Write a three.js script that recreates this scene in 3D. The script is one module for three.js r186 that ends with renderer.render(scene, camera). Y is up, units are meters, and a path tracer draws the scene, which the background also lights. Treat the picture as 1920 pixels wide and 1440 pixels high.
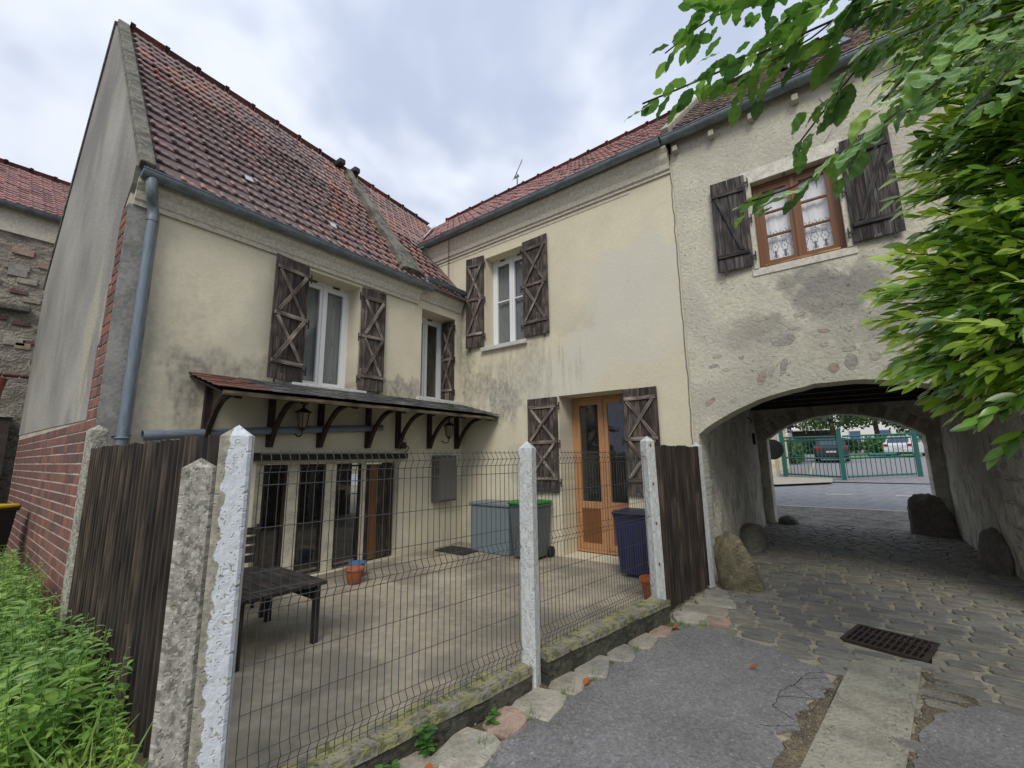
import * as THREE from 'three';
import { RoundedBoxGeometry } from 'three/addons/geometries/RoundedBoxGeometry.js';
import { mergeGeometries, mergeVertices } from 'three/addons/utils/BufferGeometryUtils.js';

// ---------------------------------------------------------------- camera, sky, sun, exposure
const scene = new THREE.Scene();
const RAD = Math.PI / 180;
const camera = new THREE.PerspectiveCamera(83.69, 4 / 3, 0.05, 400);
camera.rotation.order = 'YXZ';
camera.position.set(0, 1.62, 0);
camera.rotation.set(9.639 * RAD, 36.788 * RAD, -0.771 * RAD, 'YXZ');
const renderer = new THREE.WebGLRenderer({ antialias: true });
renderer.toneMapping = THREE.LinearToneMapping;
renderer.toneMappingExposure = 1.32;
renderer.shadowMap.enabled = true;

// noise
function rng(seed) { let a = seed >>> 0; return () => { a = (a + 0x6D2B79F5) >>> 0; let t = a; t = Math.imul(t ^ (t >>> 15), t | 1); t ^= t + Math.imul(t ^ (t >>> 7), t | 61); return ((t ^ (t >>> 14)) >>> 0) / 4294967296; }; }
const LAT = new Float32Array(65536); { const r = rng(77); for (let i = 0; i < 65536; i++) LAT[i] = r(); }
function vn(x, y, p = 256) {
  const xi = Math.floor(x), yi = Math.floor(y); let fx = x - xi, fy = y - yi; fx = fx * fx * (3 - 2 * fx); fy = fy * fy * (3 - 2 * fy);
  const m = (v) => ((v % p) + p) % p; const x0 = m(xi), x1 = m(xi + 1), y0 = m(yi) << 8, y1 = m(yi + 1) << 8;
  const a = LAT[y0 + x0], b = LAT[y0 + x1], c = LAT[y1 + x0], d = LAT[y1 + x1];
  return a + (b - a) * fx + (c - a) * fy + (a - b - c + d) * fx * fy;
}
function fbm(x, y, o = 4, p = 256) { let s = 0, a = 0.5, n = 0; for (let i = 0; i < o; i++) { s += a * vn(x + i * 17 * (p === 256), y + i * 31 * (p === 256), p); n += a; a *= 0.5; x *= 2; y *= 2; p = Math.min(256, p * 2); } return s / n; }
const clamp = (v, a = 0, b = 1) => Math.min(b, Math.max(a, v));
const sstep = (a, b, v) => { const t = clamp((v - a) / (b - a)); return t * t * (3 - 2 * t); };
const lerp = (a, b, t) => a + (b - a) * t;
const mix3 = (a, b, t) => [lerp(a[0], b[0], t), lerp(a[1], b[1], t), lerp(a[2], b[2], t)];

// overcast sky: pale blue grey stratus with lighter and darker clouds
{
  const w = 1024, h = 512, d = new Float32Array(w * h * 4);
  for (let j = 0; j < h; j++) for (let i = 0; i < w; i++) {
    const th = (i / w) * 2 * Math.PI, el = ((j + 0.5) / h - 0.5) * Math.PI, y = Math.sin(el), c = Math.cos(el);
    let col;
    if (y < 0) col = [0.22, 0.21, 0.2];
    else {
      const X = c * Math.cos(th), Z = c * Math.sin(th), k = 1 / (y + 0.35);
      const q = fbm(X * k * 2.1 + 40, Z * k * 2.1 + 40, 5), q2 = fbm(X * k * 5 + 90 + q * 2, Z * k * 5 + 70, 5), q3 = fbm(X * k * 1.1 + 12, Z * k * 1.1 + 9, 3);
      const t = sstep(0.34, 0.68, q * 0.45 + q2 * 0.42 + q3 * 0.2 + (fbm(X * k * 14 + q * 3, Z * k * 14, 4) - 0.5) * 0.16);
      col = mix3([0.375, 0.43, 0.55], [0.61, 0.65, 0.735], t);
      const g = 0.92 + 0.3 * y; col = col.map((v) => v * g);
    }
    d.set([col[0], col[1], col[2], 1], (j * w + i) * 4);
  }
  const sky = new THREE.DataTexture(d, w, h, THREE.RGBAFormat, THREE.FloatType);
  sky.mapping = THREE.EquirectangularReflectionMapping; sky.magFilter = sky.minFilter = THREE.LinearFilter; sky.wrapS = THREE.RepeatWrapping; sky.needsUpdate = true;
  scene.background = sky; scene.environment = sky;
}
const sun = new THREE.DirectionalLight(0xfff9f0, 1.5);
sun.position.set(9, 22, 13); sun.target.position.set(-2, 0, -6);
sun.castShadow = true; sun.shadow.radius = 45; sun.shadow.mapSize.set(2048, 2048);
Object.assign(sun.shadow.camera, { left: -22, right: 22, top: 22, bottom: -22, near: 1, far: 70 });
scene.add(sun, sun.target);

// ---------------------------------------------------------------- helpers
const V = (x, y, z) => new THREE.Vector3(x, y, z);
const base = new WeakMap(), used = {};
const nm = (n) => { const k = used[n] = (used[n] ?? -1) + 1; return k ? `${n}_${String(k).padStart(3, '0')}` : n; };
function thing(name, label, category, pos = [0, 0, 0], group) {
  const o = new THREE.Group(); o.name = nm(name); o.position.set(...pos); base.set(o, pos);
  o.userData = { label, category }; if (group) o.userData.group = group; scene.add(o); return o;
}
function mk(name, geo, mat, parent, pos = [0, 0, 0], ry = 0) {
  const m = new THREE.Mesh(geo, mat); m.name = name; m.castShadow = m.receiveShadow = true;
  const b = base.get(parent) || [0, 0, 0]; m.position.set(pos[0] - b[0], pos[1] - b[1], pos[2] - b[2]); m.rotation.y = ry; parent.add(m); return m;
}
function solo(name, geo, mat, label, category, pos = [0, 0, 0], group) { const m = mk(nm(name), geo, mat, scene, pos); m.userData = { label, category }; if (group) m.userData.group = group; return m; }
function struct(name, geo, mat, pos = [0, 0, 0]) { const m = mk(nm(name), geo, mat, scene, pos); m.userData = { kind: 'structure' }; return m; }
function grp(name, parent, pos, ry = 0) { const g = new THREE.Group(); g.name = name; const b = base.get(parent) || [0, 0, 0]; g.position.set(pos[0] - b[0], pos[1] - b[1], pos[2] - b[2]); g.rotation.y = ry; parent.add(g); return g; }
const prep = (gs) => gs.map((g) => { let q = g.index ? g.toNonIndexed() : g; for (const k of Object.keys(q.attributes)) if (!['position', 'normal', 'uv', 'color'].includes(k)) q.deleteAttribute(k); if (!q.attributes.uv) q.setAttribute('uv', new THREE.BufferAttribute(new Float32Array(q.attributes.position.count * 2), 2)); return q; });
const merge = (gs) => gs.length === 1 ? gs[0] : mergeGeometries(prep(gs));
// box with uv in metres, grain along its longest axis
const UR = rng(5);
function wbox(w, h, d, x = 0, y = 0, z = 0, r = 0) {
  const g = r ? new RoundedBoxGeometry(w, h, d, 1, r) : new THREE.BoxGeometry(w, h, d);
  const p = g.attributes.position, n = g.attributes.normal, u = g.attributes.uv, ou = UR() * 5, ov = UR() * 5;
  const ax = w >= h && w >= d ? 0 : h >= d ? 1 : 2;
  for (let i = 0; i < p.count; i++) {
    const P = [p.getX(i), p.getY(i), p.getZ(i)], N = [Math.abs(n.getX(i)), Math.abs(n.getY(i)), Math.abs(n.getZ(i))];
    const k = N[0] > N[1] && N[0] > N[2] ? 0 : N[1] > N[2] ? 1 : 2, o = [0, 1, 2].filter((q) => q !== k);
    let a = o[0], b = o[1]; if (a === ax) { [a, b] = [b, a]; }
    u.setXY(i, P[a] + ou, P[b] + ov);
  }
  return g.translate(x, y, z);
}
const rotZ = (g, a, x = 0, y = 0) => g.translate(-x, -y, 0).rotateZ(a).translate(x, y, 0);
function bar(a, b, w, d, r = 0) { // beam from a to b (Vector3), w across, d thick
  const L = a.distanceTo(b), g = wbox(w, L, d, 0, 0, 0, r);
  const q = new THREE.Quaternion().setFromUnitVectors(V(0, 1, 0), b.clone().sub(a).normalize());
  return g.applyQuaternion(q).translate((a.x + b.x) / 2, (a.y + b.y) / 2, (a.z + b.z) / 2);
}
function rod(a, b, r, seg = 6, r2 = r) { const L = a.distanceTo(b), g = new THREE.CylinderGeometry(r2, r, L, seg, 1); g.applyQuaternion(new THREE.Quaternion().setFromUnitVectors(V(0, 1, 0), b.clone().sub(a).normalize())); return g.translate((a.x + b.x) / 2, (a.y + b.y) / 2, (a.z + b.z) / 2); }
function tube(pts, r, seg = 20, rad = 8) { return new THREE.TubeGeometry(new THREE.CatmullRomCurve3(pts.map((p) => p.isVector3 ? p : V(...p))), seg, r, rad); }
function wall(outline, holes, depth, x0, y0, W, H) { // front face on z = 0, uv fitted to the rectangle
  const sh = new THREE.Shape(outline.map((p) => new THREE.Vector2(...p)));
  for (const h of holes) sh.holes.push(new THREE.Path(h.map((p) => new THREE.Vector2(...p))));
  const g = new THREE.ExtrudeGeometry(sh, { depth, bevelEnabled: false }).translate(0, 0, -depth);
  const u = g.attributes.uv, p = g.attributes.position; for (let i = 0; i < u.count; i++) u.setXY(i, (p.getX(i) - x0) / W, (p.getY(i) - y0) / H);
  return g;
}
const rect = (x0, y0, x1, y1) => [[x0, y0], [x1, y0], [x1, y1], [x0, y1]];
function slab(pts, top, thick, hole) { // ground polygon given as [x, z]
  const sh = new THREE.Shape(pts.map((p) => new THREE.Vector2(p[0], -p[1]))); if (hole) sh.holes.push(new THREE.Path(hole.map((p) => new THREE.Vector2(p[0], -p[1]))));
  const g = new THREE.ExtrudeGeometry(sh, { depth: thick, bevelEnabled: false }).rotateX(-Math.PI / 2).translate(0, top - thick, 0);
  const u = g.attributes.uv, p = g.attributes.position; for (let i = 0; i < u.count; i++) u.setXY(i, p.getX(i), p.getZ(i));
  return g;
}
function sweep(profile, s0, s1) { // profile of [n, y] swept along s, frame coordinates (s, y, n)
  const sh = new THREE.Shape(profile.map((p) => new THREE.Vector2(p[0], p[1])));
  const g = new THREE.ExtrudeGeometry(sh, { depth: s1 - s0, bevelEnabled: false }); // x = n, y, z = s
  const p = g.attributes.position, n = g.attributes.normal, u = g.attributes.uv;
  for (let i = 0; i < p.count; i++) { const a = p.getX(i), b = p.getY(i), c = p.getZ(i); p.setXYZ(i, s1 - c, b, a); const na = n.getX(i), nc = n.getZ(i); n.setXYZ(i, -nc, n.getY(i), na); u.setXY(i, s1 - c, b + a); }
  return g;
}
function tex(w, h, fn, o = {}) { // fn(u, v) gives sRGB 0..255
  const d = new Uint8Array(w * h * 4);
  for (let j = 0; j < h; j++) for (let i = 0; i < w; i++) { const c = fn((i + 0.5) / w, (j + 0.5) / h), k = (j * w + i) * 4; if (typeof c === 'number') d[k] = d[k + 1] = d[k + 2] = clamp(c, 0, 255); else { d[k] = clamp(c[0], 0, 255); d[k + 1] = clamp(c[1], 0, 255); d[k + 2] = clamp(c[2], 0, 255); } d[k + 3] = 255; }
  const t = new THREE.DataTexture(d, w, h, THREE.RGBAFormat); t.magFilter = THREE.LinearFilter; t.minFilter = THREE.LinearMipmapLinearFilter; t.generateMipmaps = true;
  t.wrapS = t.wrapT = THREE.RepeatWrapping; if (!o.data) t.colorSpace = THREE.SRGBColorSpace; if (o.rep) t.repeat.set(o.rep[0], o.rep[1]); t.needsUpdate = true; return t;
}
const sc = (c, k) => [c[0] * k, c[1] * k, c[2] * k];
const std = (o) => new THREE.MeshStandardMaterial({ roughness: 0.9, ...o });
const col = (r, g, b) => new THREE.Color().setRGB(r / 255, g / 255, b / 255, THREE.SRGBColorSpace);

// ---------------------------------------------------------------- materials
const XA = -6.09, ZB = -6.4;               // planes of the two yellow facades
const spot = (x, y, cx, cy, rx, ry, n = 0) => 1 - sstep(0.35, 1, Math.hypot((x - cx) / rx, (y - cy) / ry) + n);
// facade with windows in the corner house (s from 0.9 to 6.5, y from -0.3 to 5.1)
const texA = tex(1024, 1024, (u, v) => {
  const x = 0.9 + u * 5.6, y = -0.3 + v * 5.4, n = fbm(x * 3, y * 3, 5), f = fbm(x * 40, y * 40, 3), m = fbm(x * 9 + 50, y * 5, 5), st = fbm(x * 14 + 9, y * 1.4, 4);
  let c = sc([212, 204, 178], 0.94 + 0.08 * n + 0.05 * (f - 0.5));
  c = mix3(c, [176, 172, 155], sstep(0.5, 0.72, fbm(x * 1.1 + 7, y * 1.1 + 3, 4)) * 0.55);
  const mold = clamp(spot(x, y, 2.3, 2.72, 1.2, 0.34, (m - 0.5) * 1.2) * 0.75 + spot(x, y, 1.72, 2.45, 0.22, 0.55, (m - 0.5) * 0.9) * 0.6 + spot(x, y, 4.7, 2.76, 1.0, 0.36, (m - 0.5) * 1.5) * 0.9 + spot(x, y, 1.4, 2.7, 0.8, 1.6, (m - 0.5)) * 0.3 + spot(x, y, 6.4, 4.0, 0.2, 1.2, (m - 0.5)) * 0.6);
  c = mix3(c, [104, 101, 94], clamp(mold * (0.35 + 0.9 * m) * (0.5 + 0.9 * st) * (0.55 + 0.6 * sstep(0.25, 0.75, fbm(x * 26, y * 18, 5)))) * 0.72);
  const hc = Math.abs(fbm(x * 1.7 + 3, y * 1.7 + 60, 5) - 0.5); c = mix3(c, [150, 144, 126], sstep(0.004, 0.001, hc) * 0.2 * sstep(0.5, 0.6, vn(x * 0.8 + 9, y * 0.8)));
  c = mix3(c, [150, 146, 132], sstep(0.56, 0.75, st) * 0.25 * sstep(0.9, 0.1, y));
  return c;
});
// main yellow facade (x from -8.3 to -1.5, y from -0.3 to 6.7)
const texB = tex(1024, 1024, (u, v) => {
  const x = -8.3 + u * 6.8, y = -0.3 + v * 7, n = fbm(x * 2.5 + 30, y * 2.5, 5), f = fbm(x * 36, y * 36, 3), m = fbm(x * 8 + 11, y * 5 + 5, 5), st = fbm(x * 15 + 3, y * 1.3 + 8, 4), g = fbm(x * 1.5 + 80, y * 1.5 + 20, 5);
  let c = sc([212, 204, 178], 0.94 + 0.08 * n + 0.05 * (f - 0.5));
  const pale = clamp(spot(x, y, -2.7, 4.0, 1.3, 1.2, (g - 0.5) * 2.2) + spot(x, y, -4.0, 2.9, 1.2, 0.7, (g - 0.5) * 2) * 0.8 + spot(x, y, -3.2, 3.4, 0.8, 0.6, (m - 0.5) * 2) * 0.6);
  c = mix3(c, [203, 200, 186], pale * 0.75);
  c = mix3(c, [168, 164, 152], sstep(0.54, 0.7, g) * sstep(4.6, 3.2, y) * 0.5);
  const mold = clamp(spot(x, y, -6.0, 3.9, 0.34, 1.5, (m - 0.5)) * 0.9 + spot(x, y, -5.0, 2.6, 0.55, 0.5, (m - 0.5) * 1.4) * 0.85 + spot(x, y, -5.6, 3.0, 0.8, 0.5, (m - 0.5) * 1.4) * 0.6 + spot(x, y, -6.0, 4.85, 0.5, 0.35, (m - 0.5)) * 0.9 + spot(x, y, -4.6, 3.2, 1.1, 0.55, (st - 0.5) * 2.4) * 0.45);
  c = mix3(c, [108, 105, 98], clamp(mold * (0.3 + 0.9 * m) * (0.5 + 0.9 * st) * (0.55 + 0.6 * sstep(0.25, 0.75, fbm(x * 26, y * 18, 5)))) * 0.76);
  const hc = Math.abs(fbm(x * 1.5 + 13, y * 1.5 + 30, 5) - 0.5); c = mix3(c, [150, 144, 126], sstep(0.004, 0.001, hc) * 0.2 * sstep(0.5, 0.6, vn(x * 0.8 + 29, y * 0.8)));
  c = mix3(c, [140, 134, 116], sstep(0.62, 0.8, fbm(x * 22, y * 0.9 + 4, 3)) * 0.3 * sstep(2.5, 3.4, y) * sstep(3.75, 3.5, y) * sstep(-5.6, -5.4, x) * sstep(-4.2, -4.5, x));
  const crack = Math.abs(x + 1.62 + 0.03 * (fbm(y * 4, 3, 3) - 0.5)); c = mix3(c, [60, 58, 54], sstep(0.012, 0.004, crack) * 0.7);
  return c;
});
// grey cement gable (x from -13 to -5.9, y from 0 to 9.3)
const texG = tex(512, 1024, (u, v) => {
  const x = -13 + u * 7.1, y = v * 9.3, n = fbm(x * 0.8, y * 0.8, 5), st = fbm(x * 1.3, y * 0.7 + 30, 5), f = fbm(x * 20, y * 30, 3);
  let c = sc([150, 147, 139], 0.78 + 0.36 * n + 0.08 * (f - 0.5));
  c = mix3(c, [112, 110, 106], sstep(0.45, 0.7, st) * 0.5);
  c = mix3(c, [176, 170, 146], sstep(0.5, 0.68, fbm(x * 3 + 20, y * 1.2, 4)) * 0.6 * (spot(x, y, -6.8, 2.9, 1.0, 1.6) + 0.25));
  return c;
});
// rough cast facade over the arch (x from -1.7 to 4.6, y from -0.3 to 7)
const texC = tex(1024, 1024, (u, v) => {
  const x = -1.7 + u * 6.3, y = -0.3 + v * 7.3, n = fbm(x * 3, y * 3 + 40, 5), f = fbm(x * 34, y * 34, 4), m = fbm(x * 6 + 31, y * 6, 5), p = vn(x * 42, y * 42);
  let c = sc([204, 199, 179], 0.9 + 0.12 * n + 0.12 * (f - 0.5));
  c = mix3(c, [176, 170, 158], sstep(0.5, 0.66, fbm(x * 1.3 + 5, y * 1.3, 4)) * 0.5);
  const dk = clamp(spot(x, y, 0.15, 3.65, 0.75, 0.42, (m - 0.5) * 1.6) * 0.9 + spot(x, y, -0.6, 3.2, 0.5, 0.3, (m - 0.5) * 1.6) * 0.5 + spot(x, y, 0.5, 3.1, 0.9, 0.5, (m - 0.5) * 1.8) * 0.4);
  c = mix3(c, [128, 124, 118], dk * (0.4 + m * 0.9));
  c = mix3(c, [86, 80, 70], sstep(0.88, 0.95, p) * 0.55 * sstep(0.45, 0.6, vn(x * 3, y * 3)));
  return c;
});
const bumpRough = tex(512, 512, (u, v) => 255 * clamp(0.25 + 0.9 * (fbm(u * 32, v * 32, 4, 32) - 0.15) - 0.5 * sstep(0.8, 0.92, vn(u * 64, v * 64, 64))), { data: true });
const bumpFine = tex(512, 512, (u, v) => 255 * fbm(u * 64, v * 64, 3, 64), { data: true });
const withRep = (t, a, b) => { const c = t.clone(); c.repeat.set(a, b); c.needsUpdate = true; return c; };
const M = {};
M.plA = std({ map: texA, bumpMap: withRep(bumpFine, 3, 3), bumpScale: 0.002 });
M.plB = std({ map: texB, bumpMap: withRep(bumpFine, 4, 4), bumpScale: 0.002 });
M.plC = std({ map: texC, bumpMap: withRep(bumpRough, 7, 8), bumpScale: 0.009, roughness: 0.97 });
M.gable = std({ map: texG, bumpMap: withRep(bumpFine, 4, 5), bumpScale: 0.006 });
// general tiling textures, uv in metres
const concTex = tex(512, 512, (u, v) => { const n = fbm(u * 8, v * 8, 5, 8), f = fbm(u * 64, v * 64, 3, 64), l = fbm(u * 16 + 3, v * 16, 4, 16); let c = sc([158, 156, 148], 0.62 + 0.6 * n + 0.18 * (f - 0.5)); c = mix3(c, [92, 92, 82], sstep(0.54, 0.64, l) * 0.6); return mix3(c, [196, 194, 182], sstep(0.6, 0.68, fbm(u * 32, v * 32, 3, 32)) * 0.5); });
const grey = (lo, hi, f1 = 8, f2 = 64) => tex(512, 512, (u, v) => { const k = lerp(lo, hi, 0.65 * fbm(u * f1, v * f1, 5, f1) + 0.35 * fbm(u * f2, v * f2, 3, f2)); return [k, k, k]; });
const soft = grey(170, 300), softFine = grey(190, 285, 32, 128);
const woodTex = tex(512, 1024, (u, v) => { const w = fbm(u * 4, v * 1, 3, 4) * 0.1; const g = fbm(u * 64 + w * 40, v * 4, 4, 64), g2 = fbm(u * 128, v * 8, 3, 128), k = vn(u * 8, v * 8, 8); let c = mix3([70, 64, 60], [150, 143, 136], sstep(0.25, 0.75, g * 0.6 + g2 * 0.4)); return sc(c, (0.75 + 0.5 * k) * 1.55); });
const woodSoft = tex(512, 1024, (u, v) => { const g = fbm(u * 32 + fbm(u * 4, v * 2, 3, 4) * 3, v * 2, 4, 32), g2 = fbm(u * 128, v * 4, 3, 128); return sc([255, 250, 244], 0.72 + 0.3 * (g * 0.6 + g2 * 0.4)); });
M.conc = std({ map: withRep(concTex, 1, 1), bumpMap: bumpRough, bumpScale: 0.008 });
M.concDark = std({ map: concTex, color: col(178, 176, 166), bumpMap: bumpRough, bumpScale: 0.01 });
M.render = std({ map: soft, color: col(150, 149, 143), bumpMap: bumpFine, bumpScale: 0.004 });
M.mould = std({ map: softFine, color: col(208, 202, 184), bumpMap: bumpFine, bumpScale: 0.003 });
M.white = std({ map: softFine, color: col(206, 205, 198), roughness: 0.6 });
M.pvc = std({ color: col(226, 228, 228), roughness: 0.35 });
M.zinc = std({ map: soft, color: col(124, 134, 140), metalness: 0.35, roughness: 0.42 });
M.pipe = std({ map: softFine, color: col(116, 128, 138), roughness: 0.4 });
M.iron = std({ color: col(48, 46, 44), roughness: 0.6, metalness: 0.3 });
M.shut = [[106, 100, 97], [94, 88, 85], [118, 112, 108], [86, 80, 77]].map((c) => std({ map: woodTex, color: col(...c), bumpMap: woodTex, bumpScale: 0.004, roughness: 0.92 }));
M.brace = [[162, 157, 152], [138, 132, 127]].map((c) => std({ map: woodTex, color: col(...c), bumpMap: woodTex, bumpScale: 0.004 }));
M.shutGrey = [[96, 96, 98], [84, 84, 85], [106, 104, 104], [92, 86, 82]].map((c) => std({ map: woodTex, color: col(...c), bumpMap: woodTex, bumpScale: 0.004 }));
M.dark = std({ map: woodTex, color: col(66, 50, 44), roughness: 0.8 });
M.slat = [[82, 74, 66], [68, 61, 55], [92, 82, 71], [60, 55, 50]].map((c) => std({ map: woodTex, color: col(...c), bumpMap: woodTex, bumpScale: 0.005 }));
M.oak = std({ map: woodSoft, color: col(132, 84, 42), roughness: 0.45 });
M.pine = std({ map: woodSoft, color: col(196, 148, 104), roughness: 0.5 });
M.glass = new THREE.MeshPhysicalMaterial({ color: 0xffffff, roughness: 0.03, transmission: 1, thickness: 0, ior: 1.5 });
M.room = std({ color: col(70, 68, 66) });
M.net = new THREE.MeshPhysicalMaterial({ color: col(205, 208, 206), roughness: 1, transmission: 0.3, thickness: 0, side: THREE.DoubleSide });
M.glassGrey = std({ color: col(112, 118, 118), side: THREE.DoubleSide });  // grey of reflections in the glass, put into an added panel's colour
M.lace = std({ side: THREE.DoubleSide, map: tex(512, 512, (u, v) => { const a = Math.abs(((u * 8) % 1) - 0.5), b = Math.abs(((v * 6) % 1) - 0.5), r = Math.hypot(a, b), pet = Math.cos(6 * Math.atan2(b, a)); let k = 236 - 8 * vn(u * 120, v * 120); if (v < 0.45) { if (Math.abs(r - 0.34 - 0.06 * pet) < 0.05 || r < 0.08) k = 150; if (v < 0.2 && a < 0.12 && b > 0.2) k = 84; } return [k, k, k]; }) });
const clay = (c) => std({ map: soft, color: col(...c), bumpMap: bumpRough, bumpScale: 0.006, roughness: 0.88 });
const PALA = [[156, 124, 118], [141, 118, 113], [130, 110, 107], [164, 127, 116], [172, 127, 113], [137, 120, 116], [153, 133, 127], [119, 102, 101]];
const PALB = [[167, 119, 113], [154, 112, 107], [142, 107, 104], [177, 123, 114], [160, 124, 118], [134, 103, 100], [146, 115, 108], [169, 129, 120]];
const PALC = [[128, 109, 98], [115, 100, 94], [141, 117, 104], [104, 94, 87], [149, 126, 111], [119, 104, 96], [134, 111, 98], [109, 100, 94]];
M.brick = [[132, 90, 80], [120, 84, 76], [140, 96, 84], [110, 82, 76], [126, 94, 86], [148, 100, 84]].map((c) => std({ map: soft, color: col(...c), bumpMap: bumpRough, bumpScale: 0.005 }));
M.mortar = std({ map: soft, color: col(190, 181, 166) });
M.asphalt = std({ map: tex(2048, 2048, (u, v) => { const f = fbm(u * 256, v * 256, 2, 256), n = fbm(u * 8, v * 8, 6, 8), p = fbm(u * 4 + 9, v * 4, 5, 4), s = vn(u * 256, v * 256, 256), b = vn(u * 250 + 0.5, v * 250, 250), g = fbm(u * 128, v * 128, 2, 128); let c = sc([127, 125, 124], 0.8 + 0.22 * n + 0.34 * (f - 0.5) + 0.1 * (g - 0.5)); c = mix3(c, [150, 147, 141], sstep(0.5, 0.72, p) * 0.22 * (0.4 + f)); c = mix3(c, [78, 75, 72], sstep(0.56, 0.7, fbm(u * 6 + 2, v * 6 + 5, 5, 6)) * 0.2); if (s > 0.93) c = mix3(c, [200, 196, 186], (s - 0.93) * 11); if (b > 0.95) c = mix3(c, [44, 42, 40], 0.5); return c; }, { rep: [0.3, 0.3] }), bumpMap: withRep(bumpFine, 2.6, 2.6), bumpScale: 0.003 });
M.street = std({ map: soft, color: col(136, 137, 139) });
M.setts = [[136, 132, 119], [126, 123, 114], [143, 137, 122], [136, 130, 119], [121, 119, 112], [134, 132, 123]].map((c) => std({ map: soft, color: col(...c), bumpMap: bumpRough, bumpScale: 0.006, roughness: 0.75 }));
M.bed = std({ map: soft, color: col(166, 158, 137), bumpMap: bumpRough, bumpScale: 0.012 });
M.kerb = [[174, 168, 152], [162, 154, 138], [170, 146, 128], [156, 152, 142]].map((c) => std({ map: soft, color: col(...c), bumpMap: bumpRough, bumpScale: 0.008 }));
M.mossy = std({ map: tex(512, 512, (u, v) => { const n = fbm(u * 8, v * 8, 5, 8), f = fbm(u * 64, v * 64, 3, 64), l = fbm(u * 16 + 5, v * 16 + 7, 4, 16); let c = sc([150, 146, 132], 0.6 + 0.5 * n + 0.3 * (f - 0.5)); c = mix3(c, [150, 146, 92], sstep(0.42, 0.62, l) * 0.75); return mix3(c, [84, 88, 48], sstep(0.58, 0.7, fbm(u * 32, v * 32, 3, 32)) * 0.7); }), bumpMap: bumpRough, bumpScale: 0.015 });
M.wallSide = std({ map: concTex, color: col(120, 118, 106), bumpMap: bumpRough, bumpScale: 0.02 });
M.terrace = std({ map: tex(512, 512, (u, v) => { const n = fbm(u * 4, v * 4, 5, 4), f = fbm(u * 64, v * 64, 3, 64); return mix3(sc([172, 162, 141], 0.66 + 0.46 * n + 0.16 * (f - 0.5)), [112, 106, 94], sstep(0.5, 0.72, fbm(u * 8 + 3, v * 8, 5, 8)) * 0.5); }, { rep: [0.28, 0.28] }) });
M.dirt = std({ map: tex(512, 512, (u, v) => { const n = fbm(u * 8, v * 8, 5, 8), f = vn(u * 128, v * 128, 128); let c = sc([104, 94, 74], 0.6 + 0.6 * n + 0.3 * (f - 0.5)); return mix3(c, [150, 140, 120], sstep(0.84, 0.95, f) * 0.7); }), bumpMap: bumpRough, bumpScale: 0.02 });
M.tunnel = std({ map: tex(512, 512, (u, v) => { const n = fbm(u * 4, v * 4, 5, 4), f = fbm(u * 64, v * 64, 3, 64), d = fbm(u * 16, v * 8, 5, 16); let c = sc([212, 206, 188], 0.76 + 0.4 * n + 0.16 * (f - 0.5)); return mix3(c, [120, 115, 102], sstep(0.55, 0.72, d) * 0.4); }, { rep: [0.5, 0.5] }), bumpMap: bumpRough, bumpScale: 0.03, roughness: 0.97 });
M.rock = std({ map: tex(512, 512, (u, v) => { const n = fbm(u * 4, v * 4, 5, 4), f = fbm(u * 32, v * 32, 4, 32); let c = sc([158, 146, 116], 0.62 + 0.5 * n + 0.3 * (f - 0.5)); return mix3(c, [112, 112, 84], sstep(0.52, 0.66, fbm(u * 8 + 3, v * 8, 4, 8)) * 0.6); }), bumpMap: bumpRough, bumpScale: 0.03 });
M.rockDark = std({ map: soft, color: col(140, 134, 121), bumpMap: bumpRough, bumpScale: 0.03 });
M.slate = [[104, 106, 108], [88, 90, 94], [120, 120, 116], [96, 94, 92]].map((c) => std({ map: soft, color: col(...c), roughness: 0.5, bumpMap: bumpFine, bumpScale: 0.003 }));
M.slateRed = std({ map: soft, color: col(126, 90, 76) });
M.greenPaint = std({ color: col(36, 96, 88), roughness: 0.45 });

// ---------------------------------------------------------------- frames of the facades: (s, y, n) with n pointing out of the wall
const FA = { o: [XA, 0, 0], ry: Math.PI / 2, p: (s, y, n) => [XA + n, y, -s] };
const FB = { o: [0, 0, ZB], ry: 0, p: (s, y, n) => [s, y, ZB + n] };
const onF = (name, geo, mat, parent, F) => mk(name, geo, mat, parent, F.o, F.ry);
const ring = (w, h, t, d, z = 0, tb = t) => [wbox(t, h, d, -w / 2 + t / 2, h / 2, z), wbox(t, h, d, w / 2 - t / 2, h / 2, z), wbox(w - 2 * t, t, d, 0, h - t / 2, z), wbox(w - 2 * t, tb, d, 0, tb / 2, z)];

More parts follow.
